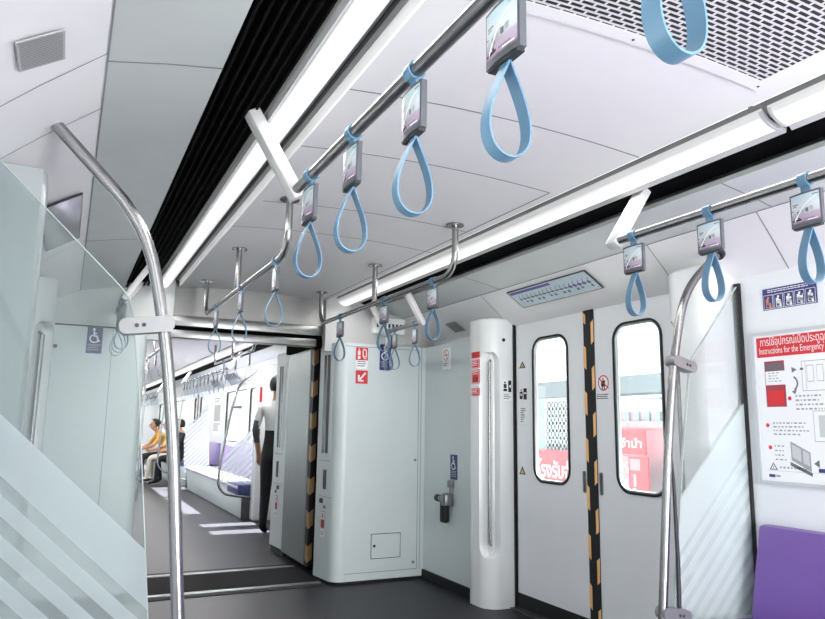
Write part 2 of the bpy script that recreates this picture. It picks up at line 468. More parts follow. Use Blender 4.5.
add_sweep(b, cprof(vx0 - o, vx1 + o, 0.0012), vy1, vy1 + o, 0.001); add_sweep(b, cprof(vx1, vx1 + o, 0.0012), vy0, vy1, 0.001)
add_sweep(b, cprof(vx0 - o, vx0, 0.0012), vy0, vy1, 0.001); b.build('shadow_gap', groove_m, t)

# ------------------------------------------------------------------ walls
def wall_plate(name, side, y0, y1, holes, z1=1.93, m=wall_m):
    f = (lambda u, v, w: (2.86 + w, u, v)) if side > 0 else (lambda u, v, w: (WL - w, u, v))
    b = MB(); b.plate([(y0, 0), (y1, 0), (y1, z1), (y0, z1)], holes, f, 0.06)
    return struct(name, b, m, smooth=False)
wall_plate('wall_right', 1, Y0, 2.57, [rrect(-2.2, 0.95, 0.8, 1.75, 0.08)])
wall_plate('wall_right', 1, 4.17, 5.45, [])
wall_plate('wall_left', -1, Y0, 2.57, [rrect(-2.2, 0.95, 1.6, 1.75, 0.08)])
wall_plate('wall_left', -1, 4.17, 5.45, [])
FW = [(8.08, 8.40), (8.70, 9.00), (10.0, 12.3), (12.5, 14.3), (16.95, 17.35), (17.8, 18.15), (19.6, 22.4), (22.6, 25.4)]
wall_plate('wall_right', 1, 6.7, FY1, [rrect(a, 0.87, c, 1.82, 0.07) for a, c in FW])
wall_plate('wall_left', -1, 6.7, FY1, [rrect(a, 0.87, c, 1.82, 0.07) for a, c in FW])
struct('wall_back', MB().box((WL - .1, Y0 - .06, 0), (WR + .1, Y0, 2.3)), wall_m)
struct('wall_far', MB().box((WL - .1, FY1, 0), (WR + .1, FY1 + .06, 2.3)), wall_m)
b = MB(); b.box((WL - .12, Y0, 2.36), (WR + .12, FY1, 2.42))
for s in (WL - .12, WR + .06): b.box((s, Y0, 1.9), (s + .06, FY1, 2.4))
struct('trim_9', b, cab_m)  # unseen roof shell added to block sun and sky leaks
# train body outside the gangway
b = MB(); b.box((WL - .1, 5.5, 0), (0.3, 6.7, 2.3)); b.box((2.2, 5.5, 0), (WR + .1, 6.7, 2.3)); b.box((0.2, 5.6, 2.1), (2.3, 6.7, 2.2)); b.box((0.2, 5.4, -.08), (2.3, 6.2, -.06))
struct('trim_10', b, black_m)

# window panes, each in its hole (behind the camera and in the next car)
wn = 0
def window(side, y0, y1, z0, z1, label=None):
    global wn; wn += 1
    f = (lambda u, v, w: (2.865 + w, u, v)) if side > 0 else (lambda u, v, w: (WL - .005 - w, u, v))
    o = MB().plate(rrect(y0 - .02, z0 - .02, y1 + .02, z1 + .02, .08), [rrect(y0 + .015, z0 + .015, y1 - .015, z1 - .015, .06)], f, 0.03).build('window_%d' % wn, rub_m)
    tag(o, kind='structure')
    MB().plate(rrect(y0, z0, y1, z1, .07), [], lambda u, v, w: f(u, v, 0.02 + w), 0.004).build('window_pane', pane_m, o)
window(1, -2.2, 0.8, .95, 1.75); window(-1, -2.2, 1.6, .95, 1.75)
for s in (1, -1):
    for a, c in FW: window(s, a, c, .87, 1.82)

# ------------------------------------------------------------------ sliding doors, leaf by leaf
SEAM = V(592.5, 460, x=2.86).y
def leaf(name, side, y_in, y_out, label=None):
    """y_in = meeting edge, y_out = outer edge"""
    X = lambda w: (2.86 + w) if side > 0 else (WL - w)
    f = lambda u, v, w: (X(w), u, v)
    lo, hi = min(y_in, y_out), max(y_in, y_out)
    sg = 1 if y_out > y_in else -1
    wa, wb = y_in + sg * 0.215, y_in + sg * 0.585
    wl, wh = min(wa, wb), max(wa, wb)
    b = MB(); b.plate([(lo, .105), (hi, .105), (hi, 1.935), (lo, 1.935)], [rrect(wl, .855, wh, 1.805, .095)], f, .035)
    o = tag(b.build(name, door_m, smooth=False), kind='structure')
    MB().plate(rrect(wl - .009, .846, wh + .009, 1.814, .104), [rrect(wl + .003, .859, wh - .004, 1.801, .09)], lambda u, v, w: f(u, v, w - .006), .03).build('window_seal', rub_m, o)
    MB().plate(rrect(wl + .004, .859, wh - .004, 1.801, .09), [rrect(wl + .014, .869, wh - .014, 1.791, .08)], lambda u, v, w: f(u, v, w - .002), .02).build('window_rim', mat('rim grey', '#8d9093', .35, .3), o)
    MB().plate(rrect(wl, .856, wh, 1.803, .09), [], lambda u, v, w: f(u, v, w + .012), .004).build('window_pane', pane_m, o)
    b = MB(); b.box((min(X(-.004), X(.03)), lo, 0.0), (max(X(-.004), X(.03)), hi, .105)); b.build('kick_plate', rub_m, o)
    # black edge seal with slanting hazard marks
    e0, e1 = y_in, y_in + sg * .047
    b = MB(); b.box((min(X(-.006), X(.034)), min(e0, e1), .03), (max(X(-.006), X(.034)), max(e0, e1), 1.93), 0)
    ph = 0.14 if sg > 0 else 0.01
    k = 0
    while True:
        za = 0.02 + ph + k * 0.28; zb = za + .135; k += 1
        if za > 1.86: break
        zb = min(zb, 1.90)
        ya, yb = y_in + sg * .024, y_in + sg * .049
        xx = X(-.0075)
        b.quad([(xx, ya, za), (xx, yb, za + .02), (xx, yb, zb + .02), (xx, ya, zb)], 1)
    b.build('edge_seal', [rub_m, orange_m], o, smooth=False)
    # recessed pull near the seam
    yh = y_in + sg * .075
    b = MB(); b.plate(rrect(yh - .015, .82, yh + .015, .95, .012), [rrect(yh - .009, .828, yh + .009, .942, .007)], lambda u, v, w: f(u, v, w - .004), .006)
    b.build('pull_frame', steeld_m, o)
    b = MB(); b.plate(rrect(yh - .009, .828, yh + .009, .942, .007), [], lambda u, v, w: f(u, v, w - .001), .003); b.build('pull_recess', steel_m, o)
    return o
leaf('door_1', 1, SEAM, SEAM + .80)
leaf('door_2', 1, SEAM, SEAM - .80)
leaf('door_3', -1, SEAM, SEAM + .80)
leaf('door_4', -1, SEAM, SEAM - .80)
D1, D0 = SEAM + .80, SEAM - .80
for s in (1, -1):
    xs_ = (2.845, 2.87) if s > 0 else (WL - .01, WL + .015)
    b = MB(); b.box((xs_[0], D1 - .004, 0), (xs_[1], D1 + .018, 1.94)); b.box((xs_[0], D0 - .018, 0), (xs_[1], D0 + .004, 1.94))
    struct('trim_%d' % (11 if s > 0 else 12), b, rub_m)
# sill under the doors
struct('trim_13', MB().box((2.80, D0, 0.0), (2.86, D1, .012)), steeld_m)

# ------------------------------------------------------------------ door pillars with recessed grab bars
def pillar(side, yd, dr, label, W=.25, xf=2.63, z1=1.975, m=None):
    D = 2.86 - xf
    X = (lambda a: xf + a) if side > 0 else (lambda a: mx(xf + a))
    t = thing('door_pillar', label, 'door pillar', (X(D / 2), yd + dr * W / 2, 0))
    r = .11
    # outline by arc length u, 0 at the middle of the rounded corner; u<0 toward the door-side face
    def outline(u):
        h = r * PI / 4
        if u < -h: return (r + (-h - u), 0.0), (0, 1)
        if u > h: return (0.0, r + (u - h)), (1, 0)
        ang = (u / h) * PI / 4
        c = (r, r); a = 5 * PI / 4 - ang
        return (r + r * math.cos(a), r + r * math.sin(a)), (-math.cos(a), -math.sin(a))
    us = [-(D - r) - r * PI / 4, -.16, -.12] + [-.11 + .22 * i / 32 for i in range(33)] + [.13, .16, W - r - .02 + r * PI / 4]
    us = [u for u in us if u <= W - r + r * PI / 4 - .01 and u >= -(D - r) - r * PI / 4]
    zs = [0, .02, .15, .28] + [.30 + .14 * i / 14 for i in range(15)] + [.6, .9, 1.2, 1.5, 1.58] + [1.60 + .14 * i / 14 for i in range(15)] + [1.8, 1.9, z1 - .012, z1]
    Wd = .082; zlo, zhi = .33 + Wd, 1.73 - Wd
    rows = []
    b = MB()
    for z in zs:
        row = []
        dz = zlo - z if z < zlo else (z - zhi if z > zhi else 0)
        w = math.sqrt(max(0, Wd ** 2 - dz ** 2)) if dz < Wd else 0
        for u in us:
            p, n = outline(u)
            dep = 0
            if w > 0 and abs(u) < w: dep = .050 * min(1, 1.9 * (1 - (abs(u) / w) ** 2))
            k = .012 if z >= z1 - .0001 else 0
            a, c = p[0] + n[0] * (dep + k), p[1] + n[1] * (dep + k)
            row.append(b.bm.verts.new((X(a), yd + dr * c, z)))
        p = (D, W); row.append(b.bm.verts.new((X(.012), yd + dr * W, z))); row.append(b.bm.verts.new((X(D), yd + dr * W, z)))
        rows.append(row)
    for i in range(len(rows) - 1):
        for j in range(len(rows[0]) - 1):
            b.bm.faces.new((rows[i][j], rows[i][j + 1], rows[i + 1][j + 1], rows[i + 1][j]))
    b.bm.faces.new(rows[-1])
    b.build('body', m or white_m, t)
    g = .050
    gx, gy = X(g), yd + dr * g
    b = MB(); b.tube([(X(.078), yd + dr * .078, .40), (gx, gy, .42), (gx, gy, 1.66), (X(.078), yd + dr * .078, 1.68)], .011, 0, 10)
    b.build('grab_bar', steel_m, t)
    return t
pgrey_m = mat('pillar shaded white', '#a8aeae', .3, var=.015, coat=.2)  # darker copy of the pillar white, standing in for shade at left
pl = pillar(1, D1 + .012, 1, 'white door pillar with red labels beside the left leaf of the door')
pr = pillar(1, D0 - .012, -1, 'white door pillar behind the right steel pole and glass screen')
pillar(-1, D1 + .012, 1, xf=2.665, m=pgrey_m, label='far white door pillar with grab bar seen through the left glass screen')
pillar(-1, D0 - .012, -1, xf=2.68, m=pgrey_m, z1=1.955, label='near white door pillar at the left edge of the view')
# lock button on the left pillar side
b = MB(); p = V(503.5, 340, y=D1 + .012); b.disc(p, (0, 1, 0), .013, .008); b.build('lock', rub_m, pl)
p = V(499.5, 323.5, y=D1 + .012)

# wall panels beside the doors
b = MB(); b.box((2.70, D1 + .262, .07), (2.86, 5.30, 1.86)); struct('wall_right', b, cab_m)
b = MB(); b.box((WL, D1 + .262, .13), (-.13, 5.30, 1.86)); struct('wall_left', b, cab_m)
b = MB(); b.box((2.685, D1 + .262, 0), (2.86, 5.30, .07)); struct('baseboard_right', b, rub_m)
b = MB(); b.box((WL, D1 + .262, 0), (-.115, 5.30, .13)); struct('baseboard_left', b, rub_m)
b = MB(); b.box((2.84, Y0, 0), (2.86, D0 - .25, .13)); struct('baseboard_right', b, rub_m)
b = MB(); b.box((WL, Y0, 0), (WL + .02, D0 - .25, .13)); struct('baseboard_left', b, rub_m)

# ------------------------------------------------------------------ end wall, header over the gangway
b = MB()
b.prism([(1.85, 5.42, 1.80), (2.9, 5.42, 1.80), (2.9, 5.42, 1.95), (2.55, 5.42, 2.135), (2.26, 5.42, 2.19), (1.93, 5.42, 2.27), (1.85, 5.42, 2.27)], (0, .08, 0))
struct('wall_end', b, mat('end wall grey', '#b9b9b7', .45, var=.015))
b = MB()
b.prism([(WL - .02, 5.42, 1.80), (.60, 5.42, 1.80), (.66, 5.42, 1.95), (.66, 5.42, 2.27), (.5, 5.42, 2.27), (.31, 5.42, 2.19), (.02, 5.42, 2.135), (WL - .02, 5.42, 1.95)], (0, .08, 0))
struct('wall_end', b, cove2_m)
header_steel = mat('header steel', '#858584', .3, 1.0, var=.05, scale=20)
hd = tag(MB().box((.40, 5.50, 2.005), (1.95, 5.6, 2.27)).build('trim_14', mat('header grey', '#8b8a88', .35, .6, var=.03)), kind='structure')
MB().box((.40, 5.485, 1.925), (1.93, 5.6, 2.005), 0, .004).build('steel_band', header_steel, hd)
MB().box((.40, 5.50, 1.895), (1.93, 5.6, 1.925)).build('shadow_gap', black_m, hd)
MB().box((.40, 5.49, 1.835), (1.80, 5.6, 1.895), 0, .004).build('steel_band', header_steel, hd)
MB().box((1.80, 5.49, 1.835), (1.95, 5.6, 1.895)).build('black_end', black_m, hd)

# ------------------------------------------------------------------ equipment cabinets at the gangway
def round_poly(pts, rad, n=6):
    out = []
    N = len(pts)
    for i, p in enumerate(pts):
        r = rad.get(i, 0)
        p = Vector(p)
        if not r: out.append(tuple(p)); continue
        a = (Vector(pts[i - 1]) - p).normalized(); c = (Vector(pts[(i + 1) % N]) - p).normalized()
        A, C_ = p + a * r, p + c * r
        for k in range(n + 1):
            s = k / n; out.append(tuple(A * (1 - s) ** 2 + p * 2 * s * (1 - s) + C_ * s * s))
    return out

def cab_prism(b, pts, z0, z1, mi=0): b.prism([(x, y, z0) for x, y in pts], (0, 0, z1 - z0), mi)

SA, SB = Vector((1.925, 5.30)), Vector((1.885, 5.62))      # near cabinet side face (plan)
def side_pt(s, z, off=0.0, A=SA, B=SB):                     # s metres along the side face from its front corner
    d = (B - A).normalized(); n = Vector((-d.y, d.x))
    if n.x > 0: n = -n
    p = A + d * s + n * off; return (p.x, p.y, z)
def side_rect(b, s0, z0, s1, z1, off, mi=0, A=SA, B=SB):
    b.quad([side_pt(s0, z0, off, A, B), side_pt(s1, z0, off, A, B), side_pt(s1, z1, off, A, B), side_pt(s0, z1, off, A, B)], mi)
def side_box(b, s0, z0, s1, z1, off, mi=0, A=SA, B=SB):
    ps = [side_pt(s, 0, o, A, B) for s, o in ((s0, -.01), (s1, -.01), (s1, off), (s0, off))]
    b.prism([(p[0], p[1], z0) for p in ps], (0, 0, z1 - z0), mi)

cab = thing('equipment_cabinet', 'grey-white equipment cabinet with red signs beside the gangway', 'cabinet', (2.3, 5.45, 0))
pts = round_poly([(2.70, 5.28), (1.925, 5.28), (1.885, 5.62), (2.70, 5.62)], {1: .09})
b = MB(); cab_prism(b, pts, .02, 1.86); b.build('body', cab_m, cab)
pts2 = round_poly([(2.70, 5.30), (1.95, 5.30), (1.91, 5.62), (2.70, 5.62)], {1: .09})
b = MB(); cab_prism(b, pts2, 0, .02); b.build('plinth', rub_m, cab)
def fr_box(b, x0, z0, x1, z1, d=.0015, mi=0, y=5.28): b.box((x0, y - d, z0), (x1, y + .004, z1), mi)
def at5(px, py): return V(px, py, y=5.28)
b = MB()                                                     # outline of the tall front door
g = .004
xr = at5(418, 460).x; z0 = .075; z1 = 1.835
fr_box(b, 2.02, z0, xr, z0 + g); fr_box(b, xr - g, z0, xr, z1); fr_box(b, 1.98, z1 - g, xr, z1)
b.build('front_door_seam', groove_m, cab)
b = MB(); fr_box(b, 2.66, .07, 2.664, 1.86); b.build('corner_seam', groove_m, cab)
a_, c_ = at5(371, 534), at5(400, 557)
ap = MB(); fr_box(ap, a_.x, c_.z, c_.x, a_.z, .003, 0)
ao = ap.build('access_panel', cab_m, cab)
b = MB()
for (x0, zz0, x1, zz1) in ((a_.x, c_.z, c_.x, c_.z + g), (a_.x, a_.z - g, c_.x, a_.z), (a_.x, c_.z, a_.x + g, a_.z), (c_.x - g, c_.z, c_.x, a_.z)):
    fr_box(b, x0, zz0, x1, zz1, .0042)
b.build('panel_outline', dark_m, ao)
b = MB(); q = at5(374, 546); b.disc((q.x, 5.277, q.z), (0, 1, 0), .011, .008); b.build('lock', dark_m, ao)
for p in ((415, 460), (413, 562)):
    q = at5(*p); b = MB(); b.disc((q.x, 5.28, q.z), (0, 1, 0), .012, .008); b.build('lock', steeld_m, cab)

def cab_side(A, B, parent, flip=False):
    L = (B - A).length
    b = MB(); side_box(b, .08, .96, L - .07, 1.80, .004, 0, A, B); o = b.build('window_frame', cab_m, parent)
    b = MB(); side_box(b, .125, .98, .175, 1.77, .0055, 0, A, B); side_box(b, .19, .98, .235, 1.77, .0055, 1, A, B); b.build('slot_pane', [dark_m, mirror_m], o)
    b = MB(); side_box(b, .14, .70, .19, .85, .006, 0, A, B); b.build('switch_plate', dark_m, parent)
    b = MB(); side_box(b, .09, .92, L - .06, .924, .003, 0, A, B); b.build('side_seam', groove_m, parent); b = MB(); side_box(b, .04, .64, L - .06, .643, .003, 0, A, B); b.build('side_seam', groove_m, parent)
    b = MB(); side_box(b, .19, .59, .235, .625, .01, 0, A, B); b.build('indicator', dark_m, parent); b = MB(); b.disc(Vector(side_pt(.15, .565, .004, A, B)), Vector(side_pt(0, 0, 1, A, B)) - Vector(side_pt(0, 0, 0, A, B)), .014, .012); b.build('key_switch', steeld_m, parent)
cab_side(SA, SB, cab)

# small red pictogram on the cabinet side
t = tag(MB().build('pictogram', red_m), None) if False else None
def side_sign(A, B, label):
    b = MB(); side_box(b, .15, .40, .205, .53, .003, 0, A, B); side_box(b, .155, .465, .20, .525, .0038, 1, A, B)
    side_box(b, .17, .475, .185, .515, .0045, 0, A, B); side_box(b, .15, .33, .205, .39, .003, 2, A, B); side_box(b, .158, .35, .197, .356, .0036, 3, A, B); side_box(b, .158, .365, .197, .371, .0036, 3, A, B)
    return tag(b.build('call_sign', [dred_m, paper_m, paper_m, ink_m], smooth=False), label, 'sign')
side_sign(SA, SB, 'small dark red pictogram low on the side of the near cabinet by the gangway')

# next car's cabinet, seen past the gangway, and the steel gangway wall
FA, FB = Vector((1.885, 6.99)), Vector((1.90, 6.62))
ncab = thing('equipment_cabinet', 'pale cabinet of the next car beyond the steel gangway panel', 'cabinet', (2.3, 6.8, 0))
pts = round_poly([(2.70, 7.0), (1.885, 7.0), (1.90, 6.60), (2.70, 6.60)], {1: .03})
b = MB(); cab_prism(b, pts, .06, 1.90); b.build('body', cab_m, ncab)
b = MB(); cab_prism(b, [(2.7, 6.98), (1.905, 6.98), (1.92, 6.62), (2.7, 6.62)], 0, .06); b.build('plinth', rub_m, ncab)
cab_side(FA, FB, ncab)
side_sign(FA, FB, 'small dark red pictogram low on the next car cabinet beyond the gangway')
gp = thing('gangway_lining', 'curved steel gangway lining with a black and orange hazard edge', 'gangway lining', (2.0, 6.2, 0))
pts = round_poly([(2.15, 5.87), (1.89, 5.87), (1.895, 6.59), (2.15, 6.59)], {1: .05})
b = MB(); cab_prism(b, pts, .05, 1.86); b.build('steel_panel', mat('gangway steel', '#7d8482', .35, .7, var=.04, scale=4), gp)
b = MB(); b.box((1.888, 5.80, .05), (1.93, 5.865, 1.86), 0)
for k in range(7):
    za = .08 + k * .27
    b.quad([(1.889, 5.799, za), (1.929, 5.799, za + .03), (1.929, 5.799, za + .16), (1.889, 5.799, za + .13)], 1)
    b.quad([(1.8875, 5.80, za), (1.8875, 5.86, za + .02), (1.8875, 5.86, za + .15), (1.8875, 5.80, za + .13)], 1)
b.build('hazard_edge', [rub_m, dullorange_m], gp, smooth=False)
b = MB(); b.box((1.93, 5.66, 0), (2.02, 5.79, 1.95)); b.box((1.86, 5.66, 1.862), (2.15, 6.58, 1.945)); b.build('bellows_edge', black_m, gp)
b = MB(); b.box((1.96, 5.66, .001), (2.15, 6.59, .05)); b.build('foot', black_m, gp)

# left-hand cabinet behind the glass screen
lc = thing('equipment_cabinet', 'grey end cabinet with a blue wheelchair sign behind the left glass screen', 'cabinet', (.1, 5.45, 0))
pts = round_poly([(WL, 5.28), (.475, 5.28), (.50, 5.62), (WL, 5.62)], {1: .05})
b = MB(); cab_prism(b, pts, .07, 1.86); b.build('body', cab_m, lc)
b = MB(); cab_prism(b, [(WL, 5.3), (.46, 5.3), (.48, 5.62), (WL, 5.62)], 0, .07); b.build('plinth', rub_m, lc)
b = MB(); fr_box(b, -.13, 1.845, .42, 1.856, .003); b.build('top_seam', dark_m, lc)
b = MB(); fr_box(b, .25, .2, .2535, 1.845); b.build('door_seam', groove_m, lc)
b = MB(); b.disc((-.1, 5.28, 1.7), (0, 1, 0), .014, .01); b.build('lock', dark_m, lc)

# ------------------------------------------------------------------ flat signs and stickers
class Sheet:
    """flat drawing on a real surface: O lower-left corner, u right, v up, normal toward the viewer"""
    def __init__(s, O, u, v, size):
        s.O, s.u, s.v = Vector(O), Vector(u).normalized(), Vector(v).normalized(); s.n = s.u.cross(s.v); s.w, s.h = size; s.b = MB()
    def P(s, a, c, l): return s.O + s.u * a + s.v * c + s.n * l
    def base(s, mi=0, t=.003):
        s.b.prism([s.P(0, 0, -.001), s.P(s.w, 0, -.001), s.P(s.w, s.h, -.001), s.P(0, s.h, -.001)], s.n * (t + .001), mi); s.t = t; return s
    def rect(s, a0, c0, a1, c1, mi, l=1):
        k = s.t + .0005 * l
        s.b.quad([s.P(a0 * s.w, c0 * s.h, k), s.P(a1 * s.w, c0 * s.h, k), s.P(a1 * s.w, c1 * s.h, k), s.P(a0 * s.w, c1 * s.h, k)], mi); return s
    def poly(s, pts, mi, l=1):
        k = s.t + .0005 * l; s.b.quad([s.P(a * s.w, c * s.h, k) for a, c in pts], mi); return s
    def disc(s, a, c, r, mi, l=1, n=16):          # r in fractions of the height
        k = s.t + .0005 * l
        s.b.quad([s.P(a * s.w + r * s.h * math.cos(2 * PI * i / n), c * s.h + r * s.h * math.sin(2 * PI * i / n), k) for i in range(n)], mi); return s
    def arc(s, a, c, r, wd, d0, d1, mi, l=1, n=24):
        k = s.t + .0005 * l
        for i in range(n):
            q = [math.radians(d0 + (d1 - d0) * j / n) for j in (i, i + 1)]
            s.b.quad([s.P(a * s.w + rr * s.h * math.cos(t), c * s.h + rr * s.h * math.sin(t), k) for rr, t in ((r - wd / 2, q[0]), (r + wd / 2, q[0]), (r + wd / 2, q[1]), (r - wd / 2, q[1]))], mi)
        return s
    def stroke(s, pts, wd, mi, l=1):
        k = s.t + .0005 * l; h = wd * s.h / 2
        for p, q in zip(pts, pts[1:]):
            A, B = Vector((p[0] * s.w, p[1] * s.h)), Vector((q[0] * s.w, q[1] * s.h)); d = (B - A).normalized(); e = Vector((-d.y, d.x)) * h; d = d * h * .5
            s.b.quad([s.P(*(A - d + e), k), s.P(*(A - d - e), k), s.P(*(B + d - e), k), s.P(*(B + d + e), k)], mi)
        return s
    def lines(s, a0, c0, a1, c1, n, mi, l=1, fill=.5, rag=.35):
        for i in range(n):
            y1 = c1 - (c1 - c0) * i / n; y0 = y1 - (c1 - c0) / n * fill
            x = a0; end = a1 - (a1 - a0) * random.uniform(0, rag)
            while x < end:
                w = random.uniform(.03, .09) * max(.3, (a1 - a0)); s.rect(x, y0, min(end, x + w), y1, mi, l); x += w + .012
        return s
    def text(s, txt, a, c, size, mi, l=1, width=None, align='LEFT', bold=0.0):
        o = s.P(a * s.w, c * s.h, s.t + .0005 * l)
        M = Matrix((s.u, s.v, s.n)).transposed().to_4x4(); M.translation = o
        s.b.text(txt, size, M, mi, 0, align, width, bold); return s
    def done(s, name, mats, label, cat, group=None, parent=None):
        o = s.b.build(name, mats, parent, smooth=False, fix=False)
        if label: tag(o, label, cat, group)
        return o

EU, EV = (1, 0, 0), (0, 0, 1)            # on the end wall (faces -y)
WU = (0, -1, 0)                          # on the right wall (faces -x)
KV = Vector((-.31, 0, .193)).normalized()# up the right lower cove
KVL = Vector((.31, 0, .193)).normalized()

def wheelchair(s, a0, c0, a1, c1, mi, l=2):
    """access symbol inside the box a0..a1, c0..c1"""
    fx = lambda a: a0 + (a1 - a0) * a; fy = lambda c: c0 + (c1 - c0) * c; hh = (c1 - c0)
    s.disc(fx(.40), fy(.86), .085 * hh, mi, l)
    s.stroke([(fx(.42), fy(.74)), (fx(.45), fy(.46)), (fx(.70), fy(.46)), (fx(.80), fy(.16)), (fx(.90), fy(.18))], .09 * hh, mi, l)
    s.stroke([(fx(.43), fy(.62)), (fx(.66), fy(.62))], .07 * hh, mi, l)
    s.arc(fx(.46), fy(.30), .23 * hh, .075 * hh, 100, 345, mi, l)

# extinguisher sign with caption, arrow sign
def end_rect(px0, py0, px1, py1):
    A, B_ = at5(px0, py1), at5(px1, py0)
    return Sheet((A.x, 5.28, A.z), EU, EV, (B_.x - A.x, B_.z - A.z)).base(0)
s = end_rect(355.8, 348, 368, 360)
s.disc(.26, .86, .06, 1); s.rect(.15, .4, .37, .74, 1); s.stroke([(.26, .74), (.26, .84)], .07, 1); s.rect(.15, .1, .37, .34, 1)
s.stroke([(.6, .85), (.8, .85), (.86, .7), (.86, .3), (.6, .3), (.58, .7), (.6, .85)], .08, 1); s.stroke([(.62, .2), (.78, .12), (.86, .2)], .06, 1)
s.done('fire_sign', [red_m, paper_m], 'red sign with white extinguisher pictogram on the cabinet, above the arrow sign', 'sign')
s = end_rect(356, 360.5, 367.5, 368.5); s.lines(.1, .15, .9, .9, 3, 1, fill=.55)
s.done('caption_sticker', [paper_m, ink_m], 'white caption sticker between the two red signs on the cabinet', 'sticker')
s = end_rect(355.5, 370.8, 367.8, 383.4)
s.stroke([(.78, .8), (.3, .28)], .14, 1); s.stroke([(.24, .22), (.62, .22)], .14, 1); s.stroke([(.24, .22), (.24, .62)], .14, 1)
s.done('arrow_sign', [red_m, paper_m], 'red square sign with a white arrow pointing down on the cabinet', 'sign')

def isa_sign(O, u, v, w, h, label):
    s = Sheet(O, u, v, (w, h)).base(0); wheelchair(s, .12, .36, .88, .97, 1)
    s.rect(.06, .325, .94, .335, 1, 2); s.lines(.12, .08, .88, .29, 3, 2, 2)
    return s.done('wheelchair_sign', [navy_m, paper_m, inkl_m], label, 'sign', 'blue wheelchair signs')
A, B_ = at5(379.5, 370), at5(391, 345)
isa_sign((A.x, 5.28, A.z), EU, EV, B_.x - A.x, B_.z - A.z, 'navy wheelchair sign on the grey cabinet behind the cluster of hanging straps')
A, B_ = at5(85.5, 353), at5(103.5, 327)
isa_sign((A.x, 5.28, A.z), EU, EV, B_.x - A.x, B_.z - A.z, 'navy wheelchair sign on the left end cabinet seen through the glass screen')
A, B_ = V(450.5, 479, x=2.70), V(457.5, 455, x=2.70)
isa_sign((2.70, A.y, A.z), WU, EV, A.y - B_.y, B_.z - A.z, 'small navy wheelchair sign above the restraint buckle on the wall panel')

# no-smoking sticker
A, B_ = V(442.5, 370, x=2.70), V(450.5, 347, x=2.70)
s = Sheet((2.70, A.y, A.z), WU, EV, (A.y - B_.y, B_.z - A.z)).base(0)
s.arc(.5, .66, .235, .04, 0, 360, 1, 2); s.stroke([(.34, .86), (.66, .46)], .04, 1, 3); s.stroke([(.3, .66), (.7, .66)], .05, 2, 1); s.lines(.2, .12, .8, .3, 2, 2)
s.done('no_smoking_sticker', [paper_m, red_m, ink_m], 'white sticker with a red no smoking circle on the wall panel', 'sticker')

# restraint buckle on the wall panel
p = lambda px, py: V(px, py, x=2.70)
t = thing('restraint_buckle', 'grey and black wheelchair restraint buckle hanging on the wall panel', 'restraint', p(450, 522))
q0 = p(452, 481); q1 = p(452, 500); q2 = p(450, 523)
b = MB(); b.box((2.675, q0.y - .035, q0.z - .05), (2.70, q0.y + .035, q0.z + .005), 0, .006); b.box((2.685, q0.y - .02, q0.z - .16), (2.70, q0.y + .02, q0.z - .04), 0, .004); b.build('wall_anchor', steeld_m, t)
b = MB(); b.box((2.62, q1.y - .035, q1.z - .045), (2.70, q1.y + .045, q1.z + .05), 0, .018); b.tube([(2.655, q1.y + .03, q1.z), (2.655, q1.y + .13, q1.z + .005)], .02, 0, 14); b.build('reel', steeld_m, t)
b = MB(); b.tube([(2.655, q1.y + .12, q1.z + .004), (2.655, q1.y + .16, q1.z + .006)], .027, 0, 14); b.build('knob', dark_m, t)
b = MB(); b.box((2.64, q2.y - .01, q2.z), (2.69, q2.y + .065, q2.z + .165), 0, .016); b.box((2.65, q2.y + .0, q2.z + .15), (2.69, q2.y + .04, q1.z - .03), 0, .006); b.build('buckle', rub_m, t)

# red labels on the pillar front
XF = 2.63
def red_label(py0, py1, label, dark=False):
    A, B_ = V(473, py1, x=XF), V(481.5, py0, x=XF)
    yy0, yy1 = D1 + .012 + .206, D1 + .012 + .098
    s = Sheet((XF, yy0, A.z), WU, EV, (yy0 - yy1, B_.z - A.z)).base(0)
    if dark: s.lines(.12, .2, .88, .8, 2, 2)
    else:
        s.rect(.06, .04, .94, .96, 1); s.rect(.1, .08, .9, .92, 0, 2)
        if py1 - py0 > 11: s.rect(.15, .12, .85, .5, 2, 3); s.lines(.15, .6, .85, .88, 2, 1, 3)
        else: s.lines(.15, .2, .85, .8, 3, 1, 3)
    s.done('red_label', [red_m, paper_m, dred_m], label, 'label', 'red labels on the door pillar')
red_label(351, 358.5, 'dark red label topmost on the white door pillar', True)
red_label(359, 368.5, 'red label with white lines second from the top of the door pillar')
red_label(369, 384, 'largest red label of the door pillar, third from the top')
red_label(387.5, 396, 'lowest small red label of the white door pillar')

# black and white pictograms beside the door
yd = D1 + .012
A, B_ = V(502.5, 392.5, y=yd), V(511.5, 380, y=yd)
s = Sheet((A.x, yd, A.z), EU, EV, (B_.x - A.x, B_.z - A.z)).base(0)
s.disc(.25, .78, .08, 1); s.rect(.1, .35, .42, .66, 1); s.poly([(.05, .1), (.5, .1), (.45, .3), (.1, .3)], 1); s.rect(.6, .05, .95, .95, 1); s.poly([(.66, .5), (.88, .65), (.88, .35)], 0, 2)
s.done('door_pictogram', [paper_m, inkb_m], 'black and white pictogram on the side of the door pillar', 'sticker')
A, B_ = V(502.5, 400.5, y=yd), V(512, 394, y=yd)
s = Sheet((A.x, yd, A.z), EU, EV, (B_.x - A.x, B_.z - A.z)).base(0); s.lines(.1, .1, .95, .9, 3, 1)
s.done('caption_sticker', [paper_m, ink_m], 'tiny caption sticker under the pictogram on the door pillar side', 'sticker')
XD = 2.86
def on_door(px0, py0, px1, py1):
    A, B_ = V(px0, py1, x=XD), V(px1, py0, x=XD)
    return Sheet((XD, A.y, A.z), WU, EV, (A.y - B_.y, B_.z - A.z))
